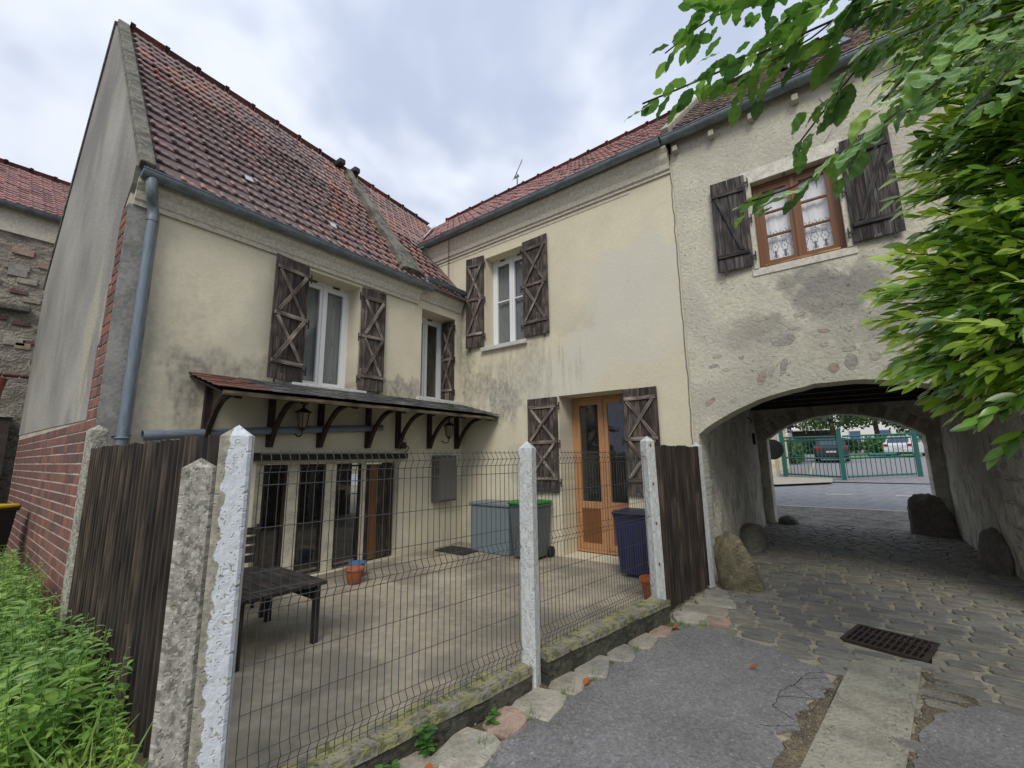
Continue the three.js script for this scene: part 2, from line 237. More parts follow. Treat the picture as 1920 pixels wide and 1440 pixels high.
function windowUnit(house, F, o) { // o: s0 s1 y0 y1 rec mat rows cut(list of heights) panel curtain
  const w = o.s1 - o.s0, h = o.y1 - o.y0, t = 0.045;
  const win = mk('window', merge(ring(w, h, t, 0.07)), o.mat, house, F.p((o.s0 + o.s1) / 2, o.y0, -o.rec), F.ry);
  const lw = (w - 2 * t) / 2 - 0.003, st = o.st || 0.055;
  for (const sd of [-1, 1]) {
    const cx = sd * (lw / 2 + 0.002), yb = t + 0.003, lh = h - 2 * t - 0.006;
    const sash = mk('sash', merge(ring(lw, lh, st, 0.05, 0, o.kick || st).map((g) => g.translate(cx, yb, 0.004))), o.mat, win);
    const pb = yb + (o.kick || st), ph = lh - st - (o.kick || st), pw = lw - 2 * st;
    const cuts = [0, ...(o.cuts || []), 1];
    for (let i = 0; i < cuts.length - 1; i++) {
      const a = pb + ph * cuts[i] + (i ? 0.011 : 0), b = pb + ph * cuts[i + 1] - (i < cuts.length - 2 ? 0.011 : 0);
      mk('pane', new THREE.BoxGeometry(pw, b - a, 0.005).translate(cx, (a + b) / 2, 0.004), M.glass, win);
      if (i) mk('glazing_bar', wbox(pw, 0.022, 0.04, cx, a - 0.011, 0.004), o.mat, win);
    }
  }
  mk('meeting_rail', wbox(0.04, h - 0.1, 0.018, 0, h / 2, 0.04), o.mat, win);
  if (o.vents) for (const vx of o.vents) mk('vent', new THREE.BoxGeometry(0.12, 0.018, 0.02).translate(vx, h - 0.02, 0.046), M.iron, win);
  if (o.curtain_or_panel) {
    const g = new THREE.PlaneGeometry(w - 0.04, h - 0.04, 60, 1), p = g.attributes.position; for (let i = 0; i < p.count; i++) p.setZ(i, 0.006 * Math.sin(p.getX(i) * 41) + 0.003 * Math.sin(p.getX(i) * 97)); g.computeVertexNormals();
    mk('curtain_or_panel', g.translate(0, h / 2, -0.06), o.curtain_or_panel, win);  // lace is a real curtain; the grey one is an added reflection panel
  }
  return win;
}
const SR = rng(21);
function shutter(house, F, o) { // hinge at s, dir = which way the leaf runs along the wall, open = extra turn away from the wall
  const g = grp('shutter', house, F.p(o.s, o.y0, o.n ?? 0.035), F.ry + (o.turn || 0)); const w = o.w, h = o.h, d = o.dir, set = o.set || M.shut, np = o.np || 4;
  const pw = w / np;
  for (let i = 0; i < np; i++) {
    const hh = h - SR() * 0.012; const m = mk('plank', wbox(pw - 0.004, hh, 0.024, 0, 0, 0, 0.003), set[Math.floor(SR() * set.length)], g, [d * (i + 0.5) * pw, hh / 2 + (h - hh) * SR(), (SR() - 0.5) * 0.003]);
    m.rotation.z = (SR() - 0.5) * 0.004;
  }
  const B = o.brace || M.brace, z = 0.025, bw = 0.055, iw = w - 0.05, cx = d * w / 2;
  const bat = (y) => mk('batten', wbox(iw, bw, 0.022, 0, 0, 0, 0.003), B[Math.floor(SR() * B.length)], g, [cx, y, z]);
  const dia = (x0, y0, x1, y1, dz) => mk('brace', bar(V(x0, y0, 0), V(x1, y1, 0), 0.05, 0.018, 0.003), B[Math.floor(SR() * B.length)], g, [0, 0, z + dz]);
  const xl = cx - iw / 2 + 0.04, xr = cx + iw / 2 - 0.04;
  const ys = o.style === 'Z' ? [0.16, 0.84] : [0.14, 0.52, 0.9];
  ys.forEach((k) => bat(h * k));
  if (o.style === 'Z') { const f = o.flip ? -1 : 1; dia(f > 0 ? xl : xr, h * 0.84 - 0.04, f > 0 ? xr - 0.04 : xl + 0.04, h * 0.16 + 0.04, -0.001); }
  else for (let i = 0; i < 2; i++) { const a = h * ys[i] + 0.03, b = h * ys[i + 1] - 0.03; dia(xl, b, xr, a, -0.002); dia(xl, a, xr, b, 0.0165); }
  for (const k of [0.1, 0.5, 0.9]) mk('hinge', merge([new THREE.BoxGeometry(0.05, 0.03, 0.006).translate(-d * 0.012, 0, 0), new THREE.BoxGeometry(0.016, 0.13, 0.014).translate(-d * 0.035, 0, -0.004)]), M.iron, g, [0, h * k, 0.016]);
  mk('catch', new THREE.BoxGeometry(0.02, 0.06, 0.02), M.iron, g, [d * (w - 0.1), -0.03, 0.01]);
  return g;
}
function gutter(house, F, s0, s1, y, n, r = 0.075, every = 0.62) {
  const pr = []; for (let i = 0; i <= 12; i++) { const a = Math.PI * i / 12; pr.push([n - r * Math.cos(a), y - r * Math.sin(a)]); }
  pr.push([n + r + 0.012, y + 0.004], [n + r + 0.012, y + 0.014], [n + r - 0.006, y + 0.012]);
  for (let i = 11; i >= 1; i--) { const a = Math.PI * i / 12; pr.push([n - (r - 0.004) * Math.cos(a), y - (r - 0.004) * Math.sin(a)]); } pr.push([n - r, y + 0.03]);
  const g = onF('gutter', sweep(pr, s0, s1), M.zinc, house, F);
  const rr = r + 0.004, bp = []; for (let i = 0; i <= 10; i++) { const a = Math.PI * i / 10; bp.push([n - rr * Math.cos(a), y - rr * Math.sin(a)]); } for (let i = 10; i >= 0; i--) { const a = Math.PI * i / 10; bp.push([n - (r + 0.0008) * Math.cos(a), y - (r + 0.0008) * Math.sin(a)]); }
  for (let s = s0 + 0.2; s < s1 - 0.1; s += every) mk('gutter_bracket', sweep(bp, s, s + 0.022), M.zinc, g);
  for (const s of [s0, s1]) mk('end_cap', sweep(Array.from({ length: 13 }, (_, i) => [n - (r - 0.005) * Math.cos(Math.PI * i / 12), y - (r - 0.005) * Math.sin(Math.PI * i / 12)]), s === s0 ? s + 0.002 : s - 0.006, s === s0 ? s + 0.006 : s - 0.002), M.zinc, g);
  return g;
}
// one interlocking clay tile, x across 0..1, y up the slope 0..1, z off the roof
const tileGeo = (() => {
  const prof = [[0, 0.004], [0.05, 0.016], [0.12, 0.021], [0.22, 0.018], [0.3, 0.007], [0.45, 0.004], [0.55, 0.008], [0.62, 0.012], [0.7, 0.008], [0.8, 0.003], [1.03, 0.003]], P = [], I = [], U = [], n = prof.length;
  const row = (y, dz) => prof.forEach(([x, z]) => { P.push(x, y, z + dz); U.push(x * 0.25, y * 0.3); });
  row(0, -0.004); row(0, 0.02); row(0.04, 0.025); row(1.2, 0.0);
  for (let r = 0; r < 3; r++) for (let i = 0; i < n - 1; i++) { const a = r * n + i; I.push(a, a + 1, a + n, a + 1, a + n + 1, a + n); }
  const g = new THREE.BufferGeometry(); g.setAttribute('position', new THREE.Float32BufferAttribute(P, 3)); g.setAttribute('uv', new THREE.Float32BufferAttribute(U, 2)); g.setIndex(I);
  const q = g.toNonIndexed(); q.computeVertexNormals(); return q;
})();
function roof(house, name, e0, e1, r0, r1, rows, tw, nparts, pal, seed, keep, tone) {
  const R = rng(seed), T = [], mats = pal.map(clay), cam = camera.position;
  for (let i = 0; i < rows; i++) {
    const t = i / rows, t2 = (i + 1) / rows, A = e0.clone().lerp(r0, t), B = e1.clone().lerp(r1, t), A2 = e0.clone().lerp(r0, t2), n = Math.round(A.distanceTo(B) / tw), X = B.clone().sub(A).divideScalar(n);
    const Yv = A2.clone().sub(A).add(e1.clone().lerp(r1, t2).sub(B)).multiplyScalar(0.5), N = X.clone().cross(Yv).normalize();
    for (let k = 0; k < n; k++) {
      const o = A.clone().addScaledVector(X, k + (R() - 0.5) * 0.04), c = o.clone().addScaledVector(X, 0.5).addScaledVector(Yv, 0.5);
      if (keep && !keep(c)) continue;
      const X2 = X.clone().applyAxisAngle(N, (R() - 0.5) * 0.03), N2 = N.clone().multiplyScalar(0.85 + R() * 0.3), Y2 = Yv.clone().addScaledVector(N, (R() - 0.5) * 0.012);
      o.addScaledVector(N, 0.012 * R());
      const m = new THREE.Matrix4().makeBasis(X2, Y2, N2).setPosition(o);
      const f = c.clone().sub(cam); T.push({ m, d: f.length() / Math.max(0.05, Math.abs(f.clone().normalize().dot(N))), c: Math.floor(clamp((tone ? tone(c, R) : R())) * 7.99) });
    }
  }
  T.sort((a, b) => a.d - b.d);
  const b = base.get(house), off = new THREE.Matrix4().makeTranslation(-b[0], -b[1], -b[2]);
  T.slice(0, nparts).forEach((q) => { const m = new THREE.Mesh(tileGeo, mats[q.c]); m.name = 'roof_tile'; m.castShadow = m.receiveShadow = true; m.matrixAutoUpdate = true; const M4 = off.clone().multiply(q.m); m.geometry = tileGeo; m.applyMatrix4(M4); house.add(m); });
  const rest = T.slice(nparts);
  if (rest.length) { // the tiles beyond the first ones, joined
    const gs = pal.map(() => []); rest.forEach((q) => gs[q.c].push(q.m));
    const all = []; gs.forEach((list, k) => list.forEach((m) => { const g = tileGeo.clone().applyMatrix4(m); const c = col(...pal[k]), a = new Float32Array(g.attributes.position.count * 3); for (let i = 0; i < a.length; i += 3) { a[i] = c.r; a[i + 1] = c.g; a[i + 2] = c.b; } g.setAttribute('color', new THREE.BufferAttribute(a, 3)); all.push(g); }));
    const m = mk('roof_tiles', mergeGeometries(all), std({ map: soft, vertexColors: true, bumpMap: bumpRough, bumpScale: 0.006, roughness: 0.88 }), house); m.userData = { kind: 'stuff' };
  }
}
const quad = (a, b, c, d, th) => { // thick sheet under the tiles
  const n = b.clone().sub(a).cross(d.clone().sub(a)).normalize().multiplyScalar(-th), p = [a, b, c, d], q = p.map((v) => v.clone().add(n)), P = [], f = (i, j, k, l) => [i, j, k, i, k, l].forEach((v) => P.push(v.x, v.y, v.z));
  f(...p); f(q[3], q[2], q[1], q[0]); for (let i = 0; i < 4; i++) { const j = (i + 1) % 4; f(p[j], p[i], q[i], q[j]); }
  const g = new THREE.BufferGeometry(); g.setAttribute('position', new THREE.Float32BufferAttribute(P, 3)); g.setAttribute('uv', new THREE.Float32BufferAttribute(new Float32Array(P.length / 3 * 2), 2)); g.computeVertexNormals(); return g;
};
function ridge(house, a, b, step, pal, seed) {
  const R = rng(seed), L = a.distanceTo(b), n = Math.round(L / step), d = b.clone().sub(a).normalize(), mats = pal.slice(0, 5).map(clay);
  const h = new THREE.CylinderGeometry(0.13, 0.145, step * 1.04, 12, 1, true, 0, Math.PI).rotateZ(Math.PI / 2), c = new THREE.CylinderGeometry(0.168, 0.168, 0.07, 12, 1, false, 0, Math.PI).rotateZ(Math.PI / 2).translate(-step / 2, 0, 0), k = new THREE.BoxGeometry(0.09, 0.05, 0.09).translate(-step / 2, 0.17, 0), g = merge([h, c, k]);
  // half pipes open downward
  g.rotateX(-Math.PI / 2);
  const q = new THREE.Quaternion().setFromUnitVectors(V(1, 0, 0), d);
  for (let i = 0; i < n; i++) { const p = a.clone().addScaledVector(d, (i + 0.5) * L / n), m = mk('ridge_tile', g, mats[Math.floor(R() * 5)], house, [p.x, p.y + (R() - 0.5) * 0.012, p.z]); m.quaternion.copy(q); }
}

// ================================================================ corner house with the tall gable
const houseA = thing('gabled_house', 'tall gabled yellow house with red tiled roof and brick based grey gable', 'house', [XA, 0, -3.7]);
{
  onF('facade_wall', wall(rect(0.97, -0.3, 6.4, 4.86), [rect(3.05, 2.7, 3.95, 4.45), rect(5.29, 2.73, 6.2, 4.46), rect(2.55, 0.004, 4.86, 1.6)], 0.5, 0.9, -0.3, 5.6, 5.4), M.plA, houseA, FA);
  onF('corner_strip', wall(rect(0.962, -0.2, 1.25, 4.5), [], 0.012, 0, 0, 2, 2).translate(0, 0, 0.012), M.render, houseA, FA);
  // cornice under the gutter, in two lengths with the step between the roofs
  onF('cornice', sweep([[0.0125, 4.5], [0.035, 4.5], [0.04, 4.55], [0.06, 4.57], [0.08, 4.66], [0.13, 4.74], [0.13, 4.8], [0.0125, 4.8]], 1.0, 5.18), M.mould, houseA, FA);
  onF('cornice', sweep([[0.002, 4.62], [0.035, 4.62], [0.04, 4.67], [0.08, 4.76], [0.12, 4.83], [0.12, 4.88], [0.002, 4.88]], 5.22, 6.35), M.mould, houseA, FA);
  gutter(houseA, FA, 1.0, 5.36, 4.84, 0.21, 0.08);
  gutter(houseA, FA, 5.22, 6.3, 5.02, 0.17, 0.07, 0.5);
  onF('gutter_spout', tube([[5.25, 5.0, 0.17], [5.25, 4.95, 0.18], [5.26, 4.86, 0.2]], 0.035, 8, 10), M.zinc, houseA, FA);
  // windows
  for (const [a, b, c] of [[2.89, 4.1, 2.7], [5.19, 6.36, 2.73]]) onF('window_sill', wbox(b - a, 0.075, 0.1, (a + b) / 2, c - 0.035, 0.03, 0.008), M.white, houseA, FA);
  windowUnit(houseA, FA, { s0: 3.05, s1: 3.95, y0: 2.705, y1: 4.448, rec: 0.36, mat: M.pvc, st: 0.062, curtain_or_panel: M.glassGrey, vents: [-0.2, 0.2] });
  windowUnit(houseA, FA, { s0: 5.29, s1: 6.2, y0: 2.735, y1: 4.458, rec: 0.44, mat: M.pvc, st: 0.06, vents: [0.1] });
  shutter(houseA, FA, { s: 3.05, y0: 2.7, w: 0.54, h: 1.77, dir: -1, turn: 0.2, n: 0.04 });
  shutter(houseA, FA, { s: 3.96, y0: 2.71, w: 0.46, h: 1.75, dir: 1, turn: -0.05, n: 0.035 });
  shutter(houseA, FA, { s: 6.165, y0: 2.745, w: 0.36, h: 1.69, dir: -1, turn: -1.56, n: 0.0, np: 3 });
  // glazed doors at ground level under the canopy
  const posts = [2.62, 3.09, 3.66, 4.225]; const dw = mk('terrace_doors', merge([...posts.map((s) => wbox(s === 2.62 ? 0.13 : s > 4.2 ? 0.08 : 0.17, 1.54, 0.1, s, 0.78, -0.14)), wbox(2.31, 0.045, 0.1, 3.705, 1.575, -0.14)]), std({ map: soft, color: col(205, 198, 176) }), houseA, FA.o, FA.ry);
  for (const [a, b] of [[2.69, 3.0], [3.18, 3.57], [3.75, 4.18]]) { mk('pane', wbox(b - a, 1.5, 0.006, (a + b) / 2, 0.78, -0.15), M.glass, dw); mk('door_frame', merge(ring(b - a, 1.5, 0.03, 0.04).map((g) => g.translate((a + b) / 2, 0.03, -0.12))), M.dark, dw); }
  for (let i = 0; i < 5; i++) mk('door_board', wbox(0.108, 1.5, 0.035, 4.325 + i * 0.112, 0.78, -0.13, 0.003), i === 1 ? M.oak : M.slat[i % 3], dw);
  onF('lintel_beam', wbox(2.5, 0.1, 0.09, 3.72, 1.665, 0.047, 0.006), M.dark, houseA, FA);
  // gable end: core, bricks, cement render
  const G = M.gable, apex = [-9.1, 9.02];
  mk('gable_wall', wall([[-12.8, -0.3], [XA - 0.31, -0.3], [XA - 0.31, 4.7], [-9.1, 8.85], [-12.8, 5.1]], [], 0.3, 0, 0, 3, 3), M.mortar, houseA, [0, 0, -0.966]);
  mk('gable_return', wbox(0.3, 5.0, 0.28, XA - 0.16, 2.2, -1.107), M.mortar, houseA);
  mk('gable_render', wall([[-12.8, 2.16], [-9, 2.12], [-6.56, 2.08], [-6.55, 2.9], [-6.46, 2.93], [-6.44, 3.6], [-6.36, 3.62], [-6.33, 4.3], [-6.25, 4.5], [-6.0, 4.72], [-5.93, 4.9], apex, [-12.8, 5.2]], [], 0.05, -13, 0, 7.1, 9.3), G, houseA, [0, 0, -0.955]);
  const R = rng(3), bl = [];
  for (let c = 0; c < 40; c++) {
    const y = 0.06 + c * 0.115; if (y > 4.5) break;
    const right = XA + 0.004, left = y < 2.12 ? -12.7 : y < 2.9 ? -6.6 : y < 3.6 ? -6.5 : -6.4;
    for (let x = right - (c % 2 ? 0.0 : 0.14); x > left; x -= 0.262) { const w = Math.min(0.248, x - left); if (w > 0.06) bl.push([x - w / 2, y, w - 0.004]); if (c % 2 === 0 && x > right - 0.2) bl.push([right - 0.063, y, 0.122]); }
  }
  bl.sort((a, b) => b[0] - a[0]);
  const bg = [0, 1, 2].map(() => wbox(1, 0.093, 0.06, 0, 0, 0)); const rest = [];
  bl.forEach(([x, y, w], i) => { const k = Math.floor(R() * 6), pz = -0.988 + (R() - 0.5) * 0.006; if (i < 300) { const m = mk('brick', bg[i % 3], M.brick[k], houseA, [x, y, pz]); m.scale.x = w; } else rest.push(wbox(w, 0.093, 0.06, x, y, pz)); });
  mk('brickwork', merge(rest), M.brick[1], houseA).userData = { kind: 'stuff' };
  // closed back of the house
  mk('rear_wall', wbox(0.3, 5.3, 7, -12.65, 2.4, -4.6), M.render, houseA);
  mk('upper_floor', wbox(6.2, 0.2, 5.2, -9.4, 2.3, -3.9), M.room, houseA);
  // roof
  const e0 = V(-5.9, 4.9, -1.02), e1 = V(-5.9, 4.9, -6.35), r0 = V(-9.1, 9.08, -1.02), r1 = V(-9.1, 8.42, -8.3);
  const dn = V(0.035, -0.045, 0); const sh = (v) => v.clone().add(dn);
  { const n = 10, P = (i, j) => sh(e0.clone().lerp(r0, j / n)).lerp(sh(e1.clone().lerp(r1, j / n)), i / n), gs = []; for (let i = 0; i < n; i++) for (let j = 0; j < n; j++) gs.push(quad(P(i, j), P(i + 1, j), P(i + 1, j + 1), P(i, j + 1), 0.04)); mk('roof_deck', merge(gs), clay(PALA[7]), houseA); }
  mk('roof_rear', quad(V(-9.1, 9.03, -1.0), V(-9.1, 8.4, -9), V(-12.95, 5.1, -9), V(-12.95, 5.1, -1.0), 0.1), clay(PALA[1]), houseA);
  const yB = (z) => 6.47 + (-6.15 - z) * 0.92;
  roof(houseA, 'roof', e0.clone().add(V(0, 0, -0.12)), e1, r0.clone().add(V(0, 0, -0.12)), r1, 20, 0.205, 300, PALA, 12,
    (c) => !(c.z < -6.2 && yB(c.z) > c.y + 0.06), (c, r) => { const n = fbm(c.z * 0.9 + 30, c.y * 0.9, 3), edge = sstep(-3.6, -4.6, c.z) * 0.45 + sstep(8.2, 9, c.y) * 0.12 + sstep(5.5, 5.0, c.y) * 0.15; const q = clamp((n - 0.5) * 0.9 + 0.42 + edge * 0.8 + (r() - 0.5) * 0.8); const order = [7, 2, 5, 1, 6, 0, 3, 4]; return (order[Math.floor(q * 7.99)] + 0.5) / 8; });
  ridge(houseA, V(-9.1, 9.08, -1.15), V(-9.1, 8.46, -8.1), 0.5, PALA, 4);
  // cement verge on the gable and the sloping cement upstand across the roof
  const vg = [V(-5.86, 4.97, 0), V(-9.14, 9.2, 0)];
  mk('verge', bar(V(-5.86, 4.9, -1.04), V(-9.1, 9.12, -1.04), 0.1, 0.15, 0.02), M.concDark, houseA);
  mk('verge', bar(V(-9.1, 9.1, -0.99), V(-12.9, 5.2, -0.99), 0.08, 0.12, 0.02), M.concDark, houseA);
  { const L = (t, z) => { const p = V(-5.93, 4.9, z).lerp(V(-9.0, 8.62, z), t); return p; }, N = V(0.8, 0.6, 0), P = [], prof = [];
    for (let i = 0; i <= 8; i++) { const t = 0.02 + i / 8 * 0.95, hw = lerp(0.26, 0.09, Math.sqrt(t)) + 0.02 * Math.sin(i * 2.3), zc = lerp(-4.9, -5.24, t), h = 0.15 + 0.02 * Math.sin(i * 1.7); const a = L(t, zc + hw), b = L(t, zc - hw); prof.push([a.clone().addScaledVector(N, -0.05), a.clone().addScaledVector(N, h * 0.8), L(t, zc).addScaledVector(N, h), b.clone().addScaledVector(N, h * 0.85), b.clone().addScaledVector(N, -0.05)]); }
    const f = (a, b, c) => [a, b, c].forEach((v) => P.push(v.x, v.y, v.z)); for (let i = 0; i < 8; i++) for (let k = 0; k < 4; k++) { const a = prof[i][k], b = prof[i][k + 1], c = prof[i + 1][k + 1], d = prof[i + 1][k]; f(a, b, c); f(a, c, d); } for (const q of [prof[0], prof[8]]) for (let k = 1; k < 4; k++) f(q[0], q[k], q[k + 1]);
    const g = new THREE.BufferGeometry(); g.setAttribute('position', new THREE.Float32BufferAttribute(P, 3)); const uv = []; for (let i = 0; i < P.length; i += 3) uv.push(P[i + 1] * 0.8, P[i + 2]); g.setAttribute('uv', new THREE.Float32BufferAttribute(uv, 2)); g.computeVertexNormals(); mk('roof_upstand', g, M.concDark, houseA);
    for (const z of [-5.02, -5.42]) mk('upstand_cap', wbox(0.34, 0.14, 0.16, -8.9, 8.68, z, 0.03), M.iron, houseA); }
  // two glass or pale slipped tiles
  for (const [t, z] of [[0.2, -2.28], [0.13, -3.5]]) { const p = V(-5.9, 4.9, z).lerp(V(-9.1, 8.8, z), t); const m = mk('pale_tile', new THREE.BoxGeometry(0.012, 0.13, 0.1), std({ color: col(176, 180, 180), roughness: 0.4 }), houseA, [p.x + 0.045, p.y + 0.035, p.z]); m.rotation.z = 0.65; m.userData.label = 'small pale patch tile'; }
  // pipes
  const dp = onF('downpipe', tube([[1.17, 4.42, 0.085], [1.17, 3.4, 0.083], [1.17, 1.0, 0.083], [1.17, 0.0, 0.083]], 0.05, 30, 14), M.pipe, houseA, FA);
  mk('elbow', tube([[1.1, 4.82, 0.21], [1.1, 4.7, 0.21], [1.115, 4.62, 0.19], [1.15, 4.52, 0.11], [1.17, 4.44, 0.087], [1.17, 4.34, 0.085]], 0.056, 30, 14), M.zinc, dp);
  mk('collar', new THREE.TorusGeometry(0.056, 0.012, 8, 20).rotateX(Math.PI / 2).translate(1.17, 1.87, 0.083), M.pipe, dp);
  mk('pipe_clip', wbox(0.16, 0.02, 0.05, 1.17, 1.9, 0.04), M.pipe, dp);
  const hp = onF('waste_pipe', tube([[1.36, 1.9, 0.1], [2.6, 2.0, 0.1], [4.4, 2.12, 0.1]], 0.052, 20, 14), M.pipe, houseA, FA); mk('socket', tube([[1.33, 1.897, 0.1], [1.5, 1.911, 0.1]], 0.059, 4, 14), M.pipe, hp);
}
// chain and zinc valley belong with the main house, built below

// ================================================================ main yellow house
const houseB = thing('yellow_house', 'yellow rendered house with wide cornice between gabled house and archway', 'house', [-4, 0, ZB]);
{
  onF('facade_wall', wall(rect(-8.2, -0.3, -1.585, 6.3), [rect(-5.44, 3.78, -4.48, 5.7), rect(-3.78, 0.004, -2.61, 2.65)], 0.6, -8.3, -0.3, 6.8, 7), M.plB, houseB, FB);
  const cp = [[0.002, 5.98], [0.03, 5.98], [0.03, 6.02], [0.06, 6.04], [0.075, 6.12], [0.11, 6.18], [0.12, 6.2], [0.135, 6.27], [0.18, 6.33], [0.18, 6.37], [0.002, 6.37]];
  onF('cornice', sweep(cp, -7.5, -1.62), M.mould, houseB, FB);
  onF('cornice_bead', sweep([[0.002, 5.9], [0.008, 5.903], [0.012, 5.92], [0.008, 5.935], [0.002, 5.94]], -6.9, -2.3), M.mould, houseB, FB);
  gutter(houseB, FB, -7.22, -1.68, 6.43, 0.26, 0.085, 0.75);
  onF('window_sill', wbox(1.1, 0.08, 0.1, -4.96, 3.745, 0.03, 0.008), M.white, houseB, FB);
  windowUnit(houseB, FB, { s0: -5.44, s1: -4.48, y0: 3.785, y1: 5.698, rec: 0.3, mat: M.pvc, st: 0.06, cuts: [0.53], curtain_or_panel: M.glassGrey, vents: [-0.22, 0.22] });
  shutter(houseB, FB, { s: -5.45, y0: 3.82, w: 0.44, h: 1.95, dir: -1, turn: 0.14, n: 0.035, np: 3 });
  shutter(houseB, FB, { s: -4.47, y0: 3.81, w: 0.57, h: 1.92, dir: 1, turn: -0.02, n: 0.035 });
  // oak french doors
  const w = windowUnit(houseB, FB, { s0: -3.77, s1: -2.62, y0: 0.02, y1: 2.64, rec: 0.5, mat: M.pine, st: 0.085, kick: 0.78 }); w.name = 'french_door';
  for (const sd of [-1, 1]) mk('door_panel', wbox(0.34, 0.56, 0.02, sd * 0.28, 0.44, 0.032, 0.004), M.oak, w);
  shutter(houseB, FB, { s: -3.79, y0: 1.02, w: 0.6, h: 1.62, dir: -1, turn: 0.06, n: 0.035, brace: [M.brace[0]] });
  shutter(houseB, FB, { s: -2.6, y0: 1.02, w: 0.54, h: 1.62, dir: 1, turn: -0.02, n: 0.035, brace: [M.brace[0]] });
  mk('rear_wall', wbox(11, 6.4, 0.3, -7.1, 3.1, -12.3), M.render, houseB);
  mk('side_wall', wbox(0.3, 6.4, 5.6, -1.75, 3.1, -9.5), M.render, houseB);
  mk('upper_floor', wbox(4.4, 0.2, 5.5, -4.1, 3.2, -9.5), M.room, houseB);
  // roof
  const e0 = V(-10.6, 6.47, -6.15), e1 = V(-1.66, 6.47, -6.15), r0 = V(-10.6, 9.08, -9), r1 = V(-1.66, 9.12, -9), d = V(0, -0.05, 0.03);
  const sh = (v) => v.clone().add(d);
  mk('roof_deck', quad(sh(V(-12.6, 6.47, -6.15)), sh(e1), sh(r1), sh(V(-12.6, 9.08, -9)), 0.05), M.dark, houseB);
  mk('roof_rear', quad(V(-1.66, 9.06, -9), V(-12.6, 9.06, -9), V(-12.6, 6.3, -12.5), V(-1.66, 6.3, -12.5), 0.1), clay(PALB[1]), houseB);
  const yA = (c) => c.x > -9.1 ? 4.9 + (-5.9 - c.x) * lerp(1.306, 1.1, clamp((-1 - c.z) / 7.3)) : 8.5 - (-9.1 - c.x) * 1.05;
  roof(houseB, 'roof', e0, e1, r0, r1, 14, 0.205, 300, PALB, 13, (c) => c.y > yA(c) - 0.02, null);
  ridge(houseB, V(-9.3, 9.1, -9), V(-1.7, 9.12, -9), 0.5, PALB, 8);
  // zinc valley between the two roofs
  mk('valley_flashing', bar(V(-7.3, 6.74, -6.3), V(-9.02, 8.52, -8.22), 0.1, 0.02), std({ color: col(196, 204, 208), roughness: 0.4, metalness: 0.3 }), houseB);
  mk('flashing_apron', wbox(0.3, 0.02, 0.22, -7.15, 6.36, -6.2), std({ color: col(196, 204, 208), roughness: 0.4, metalness: 0.3 }), houseB);
  // rain chain
  const ch = thing('rain_chain', 'rusty rain chain hanging from the gutter end in the house corner', 'chain', [-6.27, 5.3, -6.16]);
  const lk = new THREE.TorusGeometry(0.026, 0.006, 6, 10).scale(0.7, 1.25, 1); for (let i = 0; i < 16; i++) mk('link', lk, std({ color: col(84, 62, 48), metalness: 0.4, roughness: 0.7 }), ch, [-6.27, 6.28 - i * 0.055, -6.16], i % 2 ? 1.57 : 0.1);
}
// aerial on the far side of the ridge
{
  const a = thing('roof_aerial', 'thin grey television aerial standing behind the yellow house ridge', 'aerial', [-6.48, 9.05, -9.05]); const m = std({ color: col(120, 124, 128), metalness: 0.5, roughness: 0.4 });
  mk('mast', rod(V(-6.48, 9.05, -9.05), V(-6.48, 9.62, -9.05), 0.02), m, a);
  mk('boom', rod(V(-6.6, 9.52, -9.05), V(-6.3, 9.98, -9.05), 0.012), m, a);
  for (let i = 0; i < 6; i++) { const p = V(-6.6, 9.52, -9.05).lerp(V(-6.3, 9.98, -9.05), i / 5.4 + 0.04); mk('element', rod(V(p.x - 0.13 + i * 0.01, p.y + 0.05, p.z - 0.1), V(p.x + 0.13 - i * 0.01, p.y - 0.05, p.z + 0.1), 0.008), m, a); }
  mk('reflector', wbox(0.16, 0.05, 0.03, -6.5, 9.54, -9.05), m, a);
}

